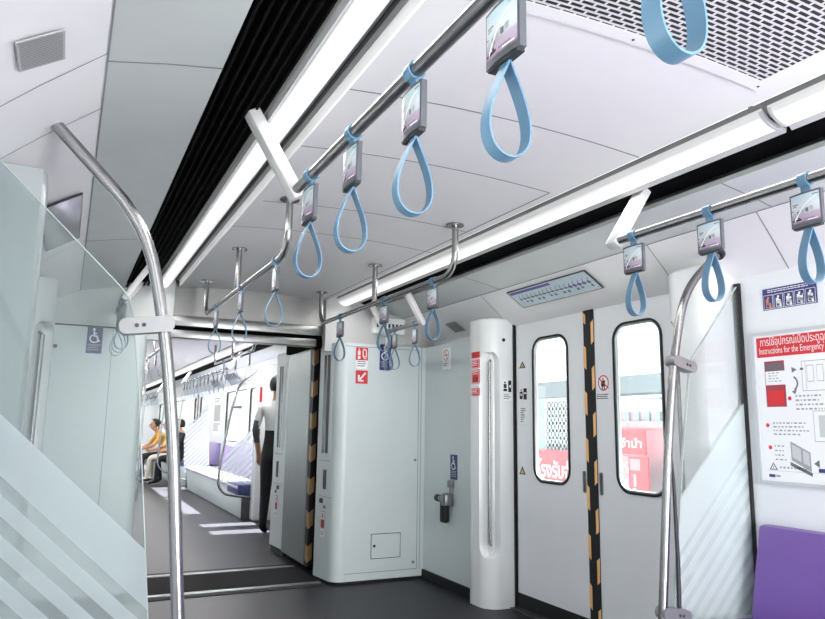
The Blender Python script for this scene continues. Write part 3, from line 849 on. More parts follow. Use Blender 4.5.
s = on_door(519.5, 387.5, 527.5, 400.5).base(0); s.disc(.3, .82, .08, 1); s.rect(.08, .1, .45, .7, 1); s.rect(.55, .05, .95, .95, 1); s.rect(.62, .5, .88, .62, 0, 2); s.poly([(.2, .3), (.4, .45), (.2, .6)], 0, 2)
s.done('door_pictogram', [paper_m, inkb_m], 'black and white pictogram on the left door leaf near its edge', 'sticker')
s = on_door(520.5, 407, 526.5, 424).base(0); s.lines(.1, .05, .95, .95, 7, 1, rag=.5)
s.done('caption_sticker', [paper_m, ink_m], 'narrow white text sticker below the pictogram on the left door leaf', 'sticker')
for py, w in ((361, 'upper'), (466.5, 'lower')):
    s = on_door(519.5, py, 525.5, py + 7.5)
    s.t = .002; k = s.t
    s.b.prism([s.P(0, 0, 0), s.P(s.w, 0, 0), s.P(s.w / 2, s.h, 0)], s.n * .002, 0); s.poly([(.22, .12), (.78, .12), (.5, .74)], 1, 1); s.rect(.46, .2, .54, .52, 0, 2)
    s.done('warning_triangle', [inkb_m, yel_m], '%s yellow warning triangle on the left door leaf' % w, 'sticker')
s = on_door(596.5, 373, 611.5, 403).base(0, .002)
s.disc(.5, .68, .25, 2, 1, 28); s.arc(.5, .68, .25, .045, 0, 360, 1, 2); s.disc(.48, .82, .035, 3, 2); s.rect(.36, .56, .6, .77, 3, 2); s.rect(.4, .46, .46, .58, 3, 2); s.rect(.52, .46, .58, .58, 3, 2); s.stroke([(.2, .86), (.8, .5)], .04, 1, 3)
s.lines(.05, .1, .95, .3, 3, 3)
s.done('no_leaning_sticker', [door_m, red_m, paper_m, inkb_m], 'round red no leaning sticker on the right door leaf', 'sticker')

# priority seat sign
A = V(764, 311, x=XD); B_ = V(762.5, 290, x=XD); Cc = V(818, 303, x=XD)
w, h = A.y - Cc.y, B_.z - A.z
s = Sheet((XD, A.y, A.z), WU, EV, (w, h)).base(0)
s.lines(.1, .76, .92, .93, 2, 1, 1, .45, .1)
for k in range(5):
    x0, x1 = .02 + k * .196, .02 + k * .196 + .178
    s.rect(x0, .03, x1, .70, 1); s.rect(x0 + .008, .055, x1 - .008, .675, 0, 2)
    m = 2 if k == 0 else 1; fx = lambda a: x0 + (x1 - x0) * a
    s.disc(fx(.5), .56, .06, m, 3); s.stroke([(fx(.42), .48), (fx(.40), .30), (fx(.68), .27), (fx(.70), .10)], .11, m, 3); s.stroke([(fx(.28), .5), (fx(.26), .12), (fx(.5), .12)], .035, m, 3)
    if k == 1: s.stroke([(fx(.5), .44), (fx(.72), .36)], .06, m, 3)
    if k == 2: s.disc(fx(.66), .42, .06, m, 3)
    if k == 3: s.disc(fx(.62), .36, .08, m, 3); s.stroke([(fx(.8), .5), (fx(.8), .12)], .03, m, 3)
    if k == 4: s.rect(fx(.42), .26, fx(.75), .46, m, 3)
s.done('priority_seat_sign', [navy_m, paper_m, oicon_m], 'navy sign with five seated figure icons above the red and white poster', 'sign')

# emergency door poster in a thin frame
A, B_ = V(764.5, 480, x=XD), V(754, 337, x=XD)
ph, pw = B_.z - A.z, .62
pt = thing('instruction_poster', 'framed red and white emergency door instruction poster beside the glass screen', 'poster', (XD, A.y - pw / 2, A.z))
s = Sheet((XD - .004, A.y, A.z), WU, EV, (pw, ph)).base(0, .002)
u = lambda px: (px - 753) / 75 * .40                # poster's left 0.36 m is what the view shows
s.rect(.015, .845, .985, .985, 1); s.poly([(.62, .80), (.985, .80), (.985, .85), (.58, .85)], 1)
s.text('การใช้อุปกรณ์เปิดประตูฉุกเฉิน', .045, .925, .05, 0, 2, .60 * pw)
s.text('Instructions for the Emergency Door', .035, .868, .042, 0, 2, .60 * pw)
s.rect(.07, .50, .23, .815, 2, 1); s.rect(.08, .73, .22, .80, 3, 2); s.rect(.075, .65, .235, .745, 0, 3); s.lines(.1, .66, .2, .735, 4, 4, 4, .35); s.rect(.085, .51, .215, .61, 1, 2)
s.poly([(.285, .725), (.285, .765), (.325, .745)], 5, 1); s.arc(.27, .655, .05, .012, -60, 60, 5, 1, 8); s.poly([(.275, .60), (.315, .615), (.30, .58)], 5, 1)
s.rect(.36, .60, .95, .80, 4, 1); s.rect(.364, .604, .946, .796, 0, 2)
for x in (.40, .47, .56, .63, .74, .81, .88): s.rect(x, .66, x + .05, .77, 4, 3); s.rect(x + .003, .664, x + .047, .766, 0, 4)
s.rect(.39, .61, .393, .79, 4, 3); s.rect(.35, .74, .375, .755, 5, 3)
for (x, y) in ((.255, .555), (.065, .375), (.075, .225), (.60, .375)): s.disc(x, y, .014, 1, 1)
s.lines(.30, .46, .56, .575, 4, 4, 1, .4); s.lines(.11, .295, .42, .395, 4, 4, 1, .4); s.lines(.11, .12, .21, .24, 4, 4, 1, .3)
s.poly([(.235, .27), (.38, .20), (.38, .075), (.235, .145)], 4, 1); s.poly([(.245, .25), (.31, .22), (.31, .135), (.245, .165)], 6, 2); s.poly([(.325, .215), (.37, .193), (.37, .11), (.325, .13)], 6, 2); s.poly([(.225, .135), (.385, .07), (.385, .045), (.225, .11)], 5, 1)
s.poly([(.44, .155), (.40, .13), (.44, .105)], 5, 1)
s.rect(.42, .27, .60, .47, 4, 1); s.rect(.424, .274, .596, .466, 0, 2); s.rect(.46, .30, .56, .44, 6, 3)
s.poly([(.055, .075), (.125, .075), (.09, .125)], 5, 1); s.poly([(.07, .082), (.11, .082), (.09, .112)], 0, 2); s.rect(.087, .086, .093, .1, 5, 3)
s.lines(.14, .075, .36, .10, 1, 4, 1, .5, .1); s.rect(.04, .068, .98, .071, 6, 1)
s.rect(.05, .025, .10, .045, 7, 1); s.rect(.105, .028, .14, .042, 4, 1); s.rect(.43, .075, .60, .10, 7, 1)
s.done('sheet', [paper_m, red_m, mat('poster maroon', '#9c3a46', .4), mat('poster slate', '#6b6166', .5), mat('poster grey', '#9b9da0', .6), ink_m, mat('poster pale', '#c3c5c8', .6), navy_m], None, None, parent=pt)
b = MB(); b.plate([(A.y + .015, A.z - .015), (A.y - pw - .015, A.z - .015), (A.y - pw - .015, A.z + ph + .015), (A.y + .015, A.z + ph + .015)],
                  [[(A.y, A.z), (A.y - pw, A.z), (A.y - pw, A.z + ph), (A.y, A.z + ph)]], lambda a, c, w: (XD - .012 + w, a, c), .012)
b.build('frame', mat('poster frame', '#c9ccce', .35, .3), pt, smooth=False)

# route maps on the lower coves
def route_map(side, y0, y1, label, plain=False, m=None, seg=(2.585, 2.725)):
    x0, x1 = seg
    zf = lambda x: 2.118 - (x - 2.55) * .6226
    L = math.hypot(x1 - x0, zf(x0) - zf(x1))
    if side > 0: O, uu, vv = Vector((x1, max(y0, y1), zf(x1))), (0, -1, 0), KV
    else: O, uu, vv = Vector((mx(x1), min(y0, y1), zf(x1))), (0, 1, 0), KVL
    s = Sheet(O, uu, vv, (abs(y1 - y0), L)); s.O = s.O + s.n * .003; s.base(0, .006)
    s.rect(.008, .03, .992, .975, 1)
    if plain: return s.done('display_panel', [dark_m, m], label, 'display')
    s.rect(.02, .80, .56, .93, 2, 2)
    n = 17
    s.stroke([(.08, .47), (.94, .47)], .035, 2, 2)
    for k in range(n):
        x = .08 + .86 * k / (n - 1); s.disc(x, .47, .06 if k < 12 else .085, 2 if k >= 12 else 3, 3)
        s.stroke([(x, .56), (x + .02, .56 + random.uniform(.08, .16))], .03, 3, 2); s.rect(x - .015, .2 + random.uniform(0, .06), x + .012, .34, 3, 2) if k % 3 else None
    s.done('route_map', [dark_m, m or mapbg_m, purpleink_m, ink_m], label, 'route map')
route_map(1, 3.08, 3.87, 'pale route map panel with purple line above the white doors')
route_map(-1, 2.97, 3.72, 'dark framed reflecting panel above the left door pillars', plain=True, m=mat('route map reflecting', '#7d8082', .12, var=.08))

# small slotted speaker vents on the coves
def cove_vent(side, y0, y1, x0, x1, label):
    zf = lambda x: 2.118 - (x - 2.55) * .6226
    L = math.hypot(x1 - x0, zf(x0) - zf(x1))
    if side > 0: O, uu, vv = Vector((x1, y1, zf(x1))), (0, -1, 0), KV
    else: O, uu, vv = Vector((mx(x1), y0, zf(x1))), (0, 1, 0), KVL
    s = Sheet(O, uu, vv, (y1 - y0, L)); s.O = s.O + s.n * .002; s.base(0, .003)
    for k in range(16):
        s.rect(.04 + k * .0575, .05, .04 + k * .0575 + .03, .95, 1)
    s.done('speaker_vent', [mat('vent grey', '#a8a8a8', .5), mat('vent slot grey', '#7c7c7d', .6)], label, 'speaker vent')
cove_vent(-1, 1.63, 1.77, 2.645, 2.735, 'small grey slotted speaker vent on the white cove at upper left')
cove_vent(1, 4.78, 4.94, 2.70, 2.80, 'small grey slotted speaker vent on the cove above the wall panel')
# destination display on the end wall
b = MB(); A, B_ = V(372, 333, y=5.40), V(403.5, 320, y=5.40)
b.box((A.x, 5.37, A.z), (B_.x, 5.425, B_.z), 0, .006)
for k in range(7): b.box((A.x + .03 + k * .035, 5.3695, A.z + .05), (A.x + .05 + k * .035, 5.372, A.z + .085), 1)
tag(b.build('end_display', [paper_m, dark_m]), 'small white display box on the end wall above the cabinet', 'display')

# ------------------------------------------------------------------ handrails
def bracket(b, T, Bm, y, wy=.062, th=.042, mi=0):
    T, Bm = Vector(T), Vector(Bm); d = (Bm - T).normalized(); n = Vector((-d.z, 0, d.x))
    pts = [T + n * th / 2, T - n * th / 2, Bm - n * th / 2 + d * .02, Bm + n * th / 2 + d * .02]
    b.prism([(p.x, y - wy / 2, p.z) for p in pts], (0, wy, 0), mi, .006)
def long_rail(side, x, z, y0, y1, label, tops):
    f = (lambda q: q) if side > 0 else mx
    t = thing('long_handrail', label, 'handrail', (f(x), (y0 + y1) / 2, z))
    MB().tube([(f(x), y0 - .02, z), (f(x), y1 + .02, z)], .0165, 0, 16).build('rail', steelh_m if side < 0 else steel_m, t)
    for yb, tx in tops:
        b = MB(); bracket(b, (f(tx + .012), 0, 2.196), (f(x), 0, z - .004), yb); b.build('bracket', bracket_m, t)
    return t
RX, RZ, LX = 1.945, 1.952, .612
long_rail(-1, mx(LX), RZ, -.9, 2.15, 'long grey handrail on the left with blue straps and a white bracket', [(2.15, 2.10), (-.8, 2.10)])
long_rail(1, RX, RZ, -.9, 2.13, 'long steel handrail on the right in front of the poster wall', [(2.13, 2.10), (-.8, 2.10)])
FRX, FRZ = 2.30, 1.960
q0, q1 = Vector((FRX, 4.56, FRZ)), Vector((FRX, 5.22, FRZ))
for s_, lab in ((1, 'short handrail between two white brackets near the end cabinet'), (-1, 'short handrail with grey straps behind the left glass screen')):
    f = (lambda q: q) if s_ > 0 else mx
    t = thing('short_handrail', lab, 'handrail', (f(FRX), 4.6, FRZ))
    MB().tube([(f(FRX), q0.y - .02, FRZ), (f(FRX), q1.y + .02, FRZ)], .0165, 0, 12).build('rail', steelh_m, t)
    for q in (q0, q1):
        b = MB(); bracket(b, (f(2.165), 0, 2.18), (f(FRX), 0, FRZ - .004), q.y, .055, .036); b.build('bracket', bracket_m, t)

def centre_rail(x, label):
    z = 1.975; zc = ceil_z(x)
    t = thing('centre_handrail', label, 'handrail', (x, 4.1, z), 'curved handrails hanging from the middle of the ceiling')
    R = .11
    path = [(x, 3.05, zc)] + [(x, 3.05, z + R + .03)]
    for k in range(7):
        a = PI / 2 * k / 6; path.append((x, 3.05 + R * (1 - math.cos(a)), z + R * (1 - math.sin(a))))
    for k in range(7):
        a = PI / 2 * k / 6; path.append((x, 5.17 - R * (1 - math.sin(a)), z + R * (1 - math.cos(a))))
    path += [(x, 5.17, zc)]
    MB().tube(path, .0165, 0, 14).build('rail', steel_m, t)
    MB().tube([(x, 4.10, z), (x, 4.10, zc)], .0165, 0, 12).build('post', steel_m, t)
    for y in (3.05, 4.10, 5.17):
        MB().disc((x, y, zc - .006), (0, 0, 1), .045, .008, 0, 20).build('flange', steel_m, t)
centre_rail(.847, 'curved centre handrail on the left half of the ceiling')
centre_rail(1.722, 'curved centre handrail on the right half of the ceiling')

# ------------------------------------------------------------------ hanging straps
def ad_mat():
    m = bpy.data.materials.new('strap advert'); m.use_nodes = True
    nt = m.node_tree; b = nt.nodes['Principled BSDF']; N = nt.nodes.new; L = nt.links.new
    tc = N('ShaderNodeTexCoord'); sp = N('ShaderNodeSeparateXYZ'); L(tc.outputs['Object'], sp.inputs[0])
    no = N('ShaderNodeTexNoise'); no.inputs['Scale'].default_value = 35; L(tc.outputs['Object'], no.inputs['Vector'])
    mr = N('ShaderNodeMapRange'); mr.inputs['From Min'].default_value = -.135; mr.inputs['From Max'].default_value = -.046; L(sp.outputs['Z'], mr.inputs['Value'])
    ad = N('ShaderNodeMath'); ad.operation = 'MULTIPLY_ADD'; ad.inputs[1].default_value = .16; L(no.outputs['Fac'], ad.inputs[0]); L(mr.outputs['Result'], ad.inputs[2])
    rp = N('ShaderNodeValToRGB'); e = rp.color_ramp.elements
    e[0].position = .08; e[0].color = hexc('#77707c'); e[1].position = .95; e[1].color = hexc('#c3d6de')
    for p, c in ((.18, '#b59cb6'), (.38, '#b9a9bd'), (.46, '#c9ced6'), (.7, '#d6dde0')):
        k = e.new(p); k.color = hexc(c)
    L(ad.outputs[0], rp.inputs['Fac']); L(rp.outputs['Color'], b.inputs['Base Color']); b.inputs['Roughness'].default_value = .15
    return m
adm = ad_mat()

def make_strap(simple=False):
    root = thing('hanging_strap', 'blue', 'strap')
    r = .0195
    b = MB()
    ring = [(r * math.sin(2 * PI * k / 20), 0, r * math.cos(2 * PI * k / 20)) for k in range(20)]
    b.tube(ring, 0, 0, closed=True, flat=(.030, .004), up=(0, 1, 0))
    b.tube([(0, 0, -r), (0, 0, -.042)], 0, 0, flat=(.030, .006), up=(0, 1, 0))
    b.build('hanger', blue_m, root, local=True)
    # holder: rounded lens-shaped case
    b = MB(); n = 8
    HW, TX, SAG, TOP, BOT = .051, .0110, .0045, -.040, -.144
    pr = [(-HW + 2 * HW * i / n, TX - SAG * (-1 + 2 * i / n) ** 2) for i in range(n + 1)]
    loop = [(x, y) for y, x in pr] + [(-x, y) for y, x in pr[::-1]]
    q = bmesh.new()
    A = [q.verts.new((x, y, TOP)) for x, y in loop]; B = [q.verts.new((x, y, BOT)) for x, y in loop]
    q.faces.new(A); q.faces.new(B[::-1])
    for i in range(len(loop)): q.faces.new((A[i], A[(i + 1) % len(loop)], B[(i + 1) % len(loop)], B[i]))
    bmesh.ops.recalc_face_normals(q, faces=q.faces[:])
    b.add(q, 0)
    o = b.build('holder', frame_m, root, local=True)
    for sg in (1, -1):
        b = MB(); hw = HW - .005
        XX = lambda y, e=0: sg * (TX + .0005 + e - SAG * (y / HW) ** 2)
        for i in range(n):
            y0, y1 = -hw + 2 * hw * i / n, -hw + 2 * hw * (i + 1) / n
            b.quad([(XX(y0), y0, BOT + .011), (XX(y1), y1, BOT + .011), (XX(y1), y1, TOP - .006), (XX(y0), y0, TOP - .006)], 0)
        f = -sg; zz = lambda v: BOT + .011 + v * (TOP - BOT - .017)
        def patch(y0, v0, y1, v1, mi, e=.0006):
            b.quad([(XX(y0, e), y0, zz(v0)), (XX(y1, e), y1, zz(v0)), (XX(y1, e), y1, zz(v1)), (XX(y0, e), y0, zz(v1))], mi)
        patch(f * .046, .02, f * -.044, .06, 3); patch(f * .044, .09, f * .012, .15, 1); patch(f * .040, .15, f * .018, .2, 1); patch(f * .036, .16, f * .024, .19, 2, .001)
        patch(f * .005, .10, f * -.030, .13, 3); patch(-f * .008, .045, -f * .040, .075, 2, .001)
        for k in range(5): patch(f * (.040 - k * .014), .26 + .03 * k, f * (.030 - k * .014), .40 + .03 * k, 3 if k % 2 else 4)
        patch(f * .045, .46, f * -.02, .49, 3); patch(f * .040, .66, f * .020, .70, 3); patch(f * .040, .60, f * .026, .63, 3); patch(-f * .026, .90, -f * .044, .93, 3)
        for k in range(10):                       # white sweep of the picture
            t0, t1 = k / 10, (k + 1) / 10
            P = lambda t, w: (f * (.036 - .075 * t), zz(.06 + .74 * math.sin(t * PI / 2 * .95)) + w)
            a, c, d, g_ = P(t0, 0), P(t1, 0), P(t1, .006 * (1 - t1) + .002), P(t0, .008 * (1 - t0) + .002)
            b.quad([(XX(v[0], .0012), v[0], v[1]) for v in (a, c, d, g_)], 2)
        b.build('advert', [adm, inkb_m, paper_m, ink_m, inkl_m], o, local=True, smooth=False)
    b = MB(); b.box((-.0075, -.044, BOT - .006), (.0075, .044, BOT), 0); b.build('holder_base', dark_m, o, local=True)
    b = MB(); pts = []
    for k in range(41):
        t = 2 * PI * k / 40
        pts.append((.064 * math.sin(t) * abs(math.sin(t / 2)) ** 1.35 * .86, 0, BOT - .004 - .170 * (1 - math.cos(t)) / 2))
    b.tube(pts, 0, 0, flat=(.028, .0035), up=(0, 1, 0), cap=True)
    b.build('loop', blue_m, root, local=True)
    return root

proto = make_strap(); first = [True]
def strap(x, y, z, label, group, rz=0.0, ry=0.0, ink=None):
    o = proto if first[0] else copy_tree(proto); first[0] = False
    o.location = (x, y, z); o.rotation_euler = (0, ry, rz)
    o['label'] = label; o['group'] = group
    return o
g = 'straps on the left long handrail'
for y, lb, rz in ((2.00, 'blue strap next to the white bracket on the left handrail', .05), (1.645, 'second blue strap from the white bracket on the left handrail', 0),
              (1.285, 'third blue strap from the white bracket on the left handrail', -.03), (.935, 'large blue strap at top centre, fourth from the left bracket', 0),
              (.575, 'nearest blue strap whose loop hangs over the ceiling vent', .06), (.21, 'blue strap on the left handrail above the view', 0)):
    if y > .3: strap(LX, y - .02, RZ, lb, g, rz)
g = 'straps on the right long handrail'
for y, lb, rz in ((2.035, 'blue strap next to the bracket on the right handrail', .03), (1.67, 'middle blue strap on the right handrail before the steel pole', 0), (1.315, 'blue strap at the right edge above the priority seat sign', -.04)):
    strap(RX, y - .012, RZ, lb, g, rz)
g = 'straps on the left centre handrail'
for y, lb in ((3.24, 'nearest strap on the left centre handrail'), (3.98, 'middle strap on the left centre handrail'), (4.72, 'farthest strap on the left centre handrail')):
    strap(.847, y, 1.975, lb, g, random.uniform(-.1, .1))
g = 'straps on the right centre handrail'
for y, lb in ((3.29, 'nearest strap on the right centre handrail'), (3.94, 'middle strap on the right centre handrail'), (4.72, 'farthest strap on the right centre handrail')):
    strap(1.722, y, 1.975, lb, g, random.uniform(-.1, .1))
g = 'straps on the short handrail by the end cabinet'
for px, lb in ((415, 'strap beside the near bracket of the short handrail by the cabinet'), (395, 'middle strap of the short handrail in front of the wheelchair sign'), (377, 'strap at the far bracket of the short handrail by the cabinet')):
    yy = V(px, 336 - (px - 374) * .3, x=FRX).y
    strap(FRX, min(yy, 5.16), FRZ, lb, g, random.uniform(-.15, .15))
g = 'straps on the short handrail behind the left glass screen'
for yy, lb in ((4.64, 'near strap behind the clamp of the left glass screen'), (4.86, 'second strap behind the clamp of the left glass screen'), (5.12, 'far strap behind the clamp of the left glass screen')):
    strap(mx(FRX), yy, FRZ, lb, g, random.uniform(-.15, .15))

# ------------------------------------------------------------------ grab poles
def bend(pts, r=.07, n=6):
    """polyline with rounded corners"""
    P = [Vector(p) for p in pts]; out = [P[0]]
    for i in range(1, len(P) - 1):
        a = (P[i - 1] - P[i]); c = (P[i + 1] - P[i]); ra = min(r, a.length * .45, c.length * .45)
        A = P[i] + a.normalized() * ra; C_ = P[i] + c.normalized() * ra
        for k in range(n + 1):
            s = k / n; out.append(A * (1 - s) ** 2 + P[i] * 2 * s * (1 - s) + C_ * s * s)
    out.append(P[-1]); return out

PYL, PYR = 2.2, 2.26
lp = [V(*p, y=PYL) for p in ((54, 122), (147, 226), (165, 330), (173, 440), (178, 619))]
d = (lp[-1] - lp[-2]); lp.append(lp[-1] + d * ((lp[-1].z - .0) / -d.z))
t = thing('grab_pole', 'tall bent steel grab pole in front of the left glass screen', 'grab pole', (lp[-1].x, PYL, 0))
MB().tube(bend([lp[0], lp[1], lp[2], lp[3], lp[4], lp[5]], .16), .0185, 0, 16).build('tube', steel_m, t)
b = MB(); b.tube([lp[0] + (lp[0] - lp[1]).normalized() * .012, lp[0] - (lp[0] - lp[1]).normalized() * .004], .031, 0, 20); b.build('flange', dark_m, t)
MB().disc((lp[-1].x, PYL, .004), (0, 0, 1), .04, .008).build('flange', steeld_m, t)
rp = [V(*p, y=PYR) for p in ((718, 254), (685, 289), (674, 355), (668, 450), (663, 612))]
d = (rp[-1] - rp[-2]); rp.append(rp[-1] + d * (rp[-1].z / -d.z))
t2 = thing('grab_pole', 'bent steel grab pole in front of the right glass screen', 'grab pole', (rp[-1].x, PYR, 0))
MB().tube(bend(rp, .16), .0185, 0, 16).build('tube', steel_m, t2)
b = MB(); b.tube([rp[0] + (rp[0] - rp[1]).normalized() * .012, rp[0] - (rp[0] - rp[1]).normalized() * .004], .031, 0, 20); b.build('flange', dark_m, t2)
MB().disc((rp[-1].x, PYR, .004), (0, 0, 1), .04, .008).build('flange', steeld_m, t2)

def clamp(a, c, t, name='glass_clamp', wz=.047, parent=None):
    """rounded bar from the pole to the glass edge"""
    b = MB(); a, c = Vector(a), Vector(c); L = (c - a).length
    d = (c - a).normalized(); up = Vector((0, 0, 1)); up = (up - d * up.dot(d)).normalized(); n = d.cross(up)
    pts = [a + d * u + up * v - n * t / 2 for u, v in rrect(-.022, -wz / 2, L + .015, wz / 2, .02)]
    b.prism(pts, n * t, 0)
    for k in (.55, .72):
        q = a + d * L * k - Vector((0, 1, 0)) * t / 2
        b.disc(q, (0, 1, 0), .006, .004, 1)
    return b.build(name, [mat('clamp grey', '#8f8f90', .4, .5), dark_m], parent)
clamp(V(166, 324.5, y=PYL), V(124, 327, y=PYL), .055, parent=t)
clamp(V(673, 361, y=PYR), V(690, 368, y=PYR), .055, parent=t2)
clamp(V(664, 613, y=PYR), V(684, 615, y=PYR), .055, parent=t2)

# ------------------------------------------------------------------ glass screens with frosted diagonal stripes
GYL, GYR = 2.27, 2.295
glassL = glass_mat('screen glass left', '#f3f6f5', frost=(-.95, 1.065, .098, .62, .26, .125), haze=.07, hazecol='#cfd9da')
glassR = glass_mat('screen glass right', '#f8f9f9', frost=(.98, -1.455, .075, .58, .40, .20), haze=.06, hazecol='#e8f0ef')
edge_m = mat('glass edge', '#b9c5c1', .15, var=.05)
def screen(pts, y, m, label, edge_from):
    t = thing('glass_screen', label, 'glass screen', (sum(p[0] for p in pts) / len(pts), y, 0))
    b = MB(); b.prism([(p[0], y - .005, p[1]) for p in pts], (0, .010, 0), 0)
    b.build('pane', m, t, smooth=False)
    b = MB(); b.tube([(p[0], y, p[1]) for p in pts[edge_from:]], 0, 0, flat=(.012, .0025), up=(0, 1, 0)); b.build('polished_edge', edge_m, t, smooth=False)
    b = MB(); b.box((min(p[0] for p in pts), y - .02, .03), (max(p[0] for p in pts), y + .02, .40), 0, .004); b.build('base_panel', cab_m, t)
    return t
A, B_ = V(0, 160, y=GYL), V(119, 285, y=GYL)
k = (WL - A.x) / (B_.x - A.x); W0 = A + (B_ - A) * k
le = [V(*p, y=GYL) for p in ((125, 292), (130, 301), (133, 313), (139, 390), (147, 600))]
dd = le[-1] - le[-2]; bot = le[-1] + dd * ((le[-1].z - .36) / -dd.z)
pts = [(WL, .36), (WL, W0.z), (A.x, A.z), (B_.x, B_.z)] + [(p.x, p.z) for p in le] + [(bot.x, .36)]
screen(pts, GYL, glassL, 'left glass screen with frosted diagonal stripes and slanting top edge', 1)
re = [V(*p, y=GYR) for p in ((741, 284), (697, 350), (692, 358), (689, 368), (682, 460), (674, 605))]
dd = re[-1] - re[-2]; bot = re[-1] + dd * ((re[-1].z - .36) / -dd.z)
pts = [(2.86, .36), (2.86, re[0].z)] + [(p.x, p.z) for p in re[1:]] + [(bot.x, .36)]
screen(pts, GYR, glassR, 'right glass screen with frosted diagonal stripes beside the purple bench', 1)
# wall channel holding the right and left screen
for s_, y in ((1, GYR), (-1, GYL)):
    f = (lambda q: q) if s_ > 0 else mx
    b = MB(); b.box((min(f(2.842), f(2.86)), y - .014, .4), (max(f(2.842), f(2.86)), y + .012, 1.90)); struct('trim_%d' % (15 if s_ > 0 else 16), b, rub_m)
# dark rubber edge strip low on the right pole side
b = MB(); P_ = [V(*p, y=PYR + .02) for p in ((670, 440), (673.5, 480), (678, 560), (679.5, 608))]
b.tube(P_, [.003, .007, .009, .009], 0, 10); b.build('edge_strip', dark_m, t2)

# ------------------------------------------------------------------ benches of this car
def bench(name, side, y0, y1, label, m_seat, m_back, n, zs=.44, zb=.80, xf=2.30):
    f = (lambda q: q) if side > 0 else mx
    t = thing(name, label, 'bench', (f(2.55), (y0 + y1) / 2, 0))
    def prof(pts, mi_name, m, bev=.012):
        b = MB(); b.prism([(f(x), y0, z) for x, z in pts], (0, y1 - y0, 0), 0, bev); return b.build(mi_name, m, t)
    prof([(xf, zs - .05), (xf, zs - .015), (xf + .03, zs), (2.74, zs - .025), (2.74, zs - .06)], 'seat', m_seat)
    prof([(2.70, zs - .03), (2.79, zb), (2.857, zb), (2.857, zs - .03)], 'backrest', m_back, .018)
    prof([(xf + .08, .0), (xf + .03, zs - .05), (2.857, zs - .05), (2.857, .0)], 'seat_base', cab_m, .004)
    return t
zb = V(757, 523, x=2.82).z
bench('side_bench', 1, -1.2, 2.215, 'glossy purple bench below the poster beside the glass screen', purple_m, purple_m, 6, zb=zb)

# ------------------------------------------------------------------ the next car
b1 = bench('side_bench', 1, 9.3, 13.75, 'long lilac bench by the window in the next car', mat('seat pale lilac', '#aaa5b6', .5), lilac_m, 6, zs=.42, zb=.82, xf=2.06)
b = MB(); b.box((2.07, 9.285, .30), (2.72, 9.95, .428), 0, .01); b.build('pattern_cushion', bluepat_m, b1)
b2 = bench('side_bench', 1, 14.6, 16.75, 'short dark blue bench with the seated passengers in the next car', bluepat_m, lilac_m, 2, zs=.415, zb=.82, xf=1.97)
# screens of the next car
gf = glass_mat('screen glass far', '#f0f3f4', frost=(1.0, -1.0, .085, .55, .22, .02), haze=.16, hazecol='#eceef2')
def far_screen(pix, y, label):
    P_ = [V(*p, y=y) for p in pix]
    x0, x1, zb_ = min(p.x for p in P_), max(p.x for p in P_), min(p.z for p in P_)
    t = thing('glass_screen', label, 'glass screen', ((x0 + x1) / 2, y, 0))
    b = MB(); b.prism([(p.x, y - .006, p.z) for p in P_], (0, .012, 0), 0); b.build('pane', gf, t, smooth=False)
    b = MB(); b.box((max(x0 + .04, 2.12), y - .010, 0), (x1, y + .010, min(zb_, .30))); b.build('foot_panel', mat('bench end grey', '#4c4e52', .5), t)
    return t
far_screen(((219, 482), (222, 466), (228, 452), (253, 428), (252, 483)), 9.27, 'striped glass screen at the near end of the lilac bench in the next car')
far_screen(((184, 472), (184, 440), (190, 424), (208, 404), (209, 470)), 13.9, 'striped glass screen at the far end of the lilac bench in the next car')
# bent rail round the bench end
P_ = [V(*p, y=9.18) for p in ((258, 369), (239, 385), (231, 412), (219, 470), (218, 486), (224, 494), (256, 499))]
t = thing('bench_end_rail', 'thin bent steel rail around the near end of the lilac bench', 'rail', (P_[3].x, 9.18, 0))
MB().tube(bend(P_, .1), .017, 0, 10).build('tube', steel_m, t)
q = V(233, 407, y=9.18); MB().box((q.x - .02, 9.15, q.z - .02), (q.x + .11, 9.21, q.z + .02), 0, .008).build('clamp', steeld_m, t)
P_ = [V(*p, y=13.8) for p in ((183, 400), (177, 440), (174, 470), (176, 478), (186, 480))]
tag(MB().tube(bend(P_, .08), .017, 0, 8).build('bench_end_rail', steel_m), 'thin steel rail at the far end of the lilac bench', 'rail')
P_ = [V(*p, y=14.5) for p in ((166, 395), (161, 430), (157, 465), (163, 472), (176, 474))]
tag(MB().tube(bend(P_, .08), .017, 0, 8).build('bench_end_rail', steel_m), 'thin steel rail in front of the seated passengers', 'rail')
# thin door-frame posts at the left of the opening
P_ = [V(*p, y=12.0) for p in ((146, 375), (146, 482))]
tag(MB().tube([(P_[0].x, 12, 2.2), (P_[0].x, 12, .0)], .018, 0, 8).build('grab_pole', steel_m), 'thin upright steel pole at the left of the gangway opening', 'grab pole')
# white door pillar with red labels in the next car
A, B_ = V(253, 500, y=9.06), V(264, 500, y=9.06)
fp = thing('door_pillar', 'white door pillar with red labels in the next car beside the standing passenger', 'door pillar', ((A.x + B_.x) / 2, 9.15, 0))
b = MB(); b.box((A.x, 9.06, 0), (2.86, 9.25, 1.98), 0, .03); b.build('body', white_m, fp)
b = MB(); r0, r1 = V(259.5, 402, y=9.06), V(262.5, 387, y=9.06); b.box((r0.x, 9.054, r0.z), (r1.x, 9.07, r1.z)); b.build('red_label', red_m, fp)
b = MB(); r0, r1 = V(258, 436, y=9.06), V(260, 429, y=9.06); b.box((r0.x, 9.054, r0.z), (r1.x, 9.07, r1.z)); b.build('lock', dark_m, fp)
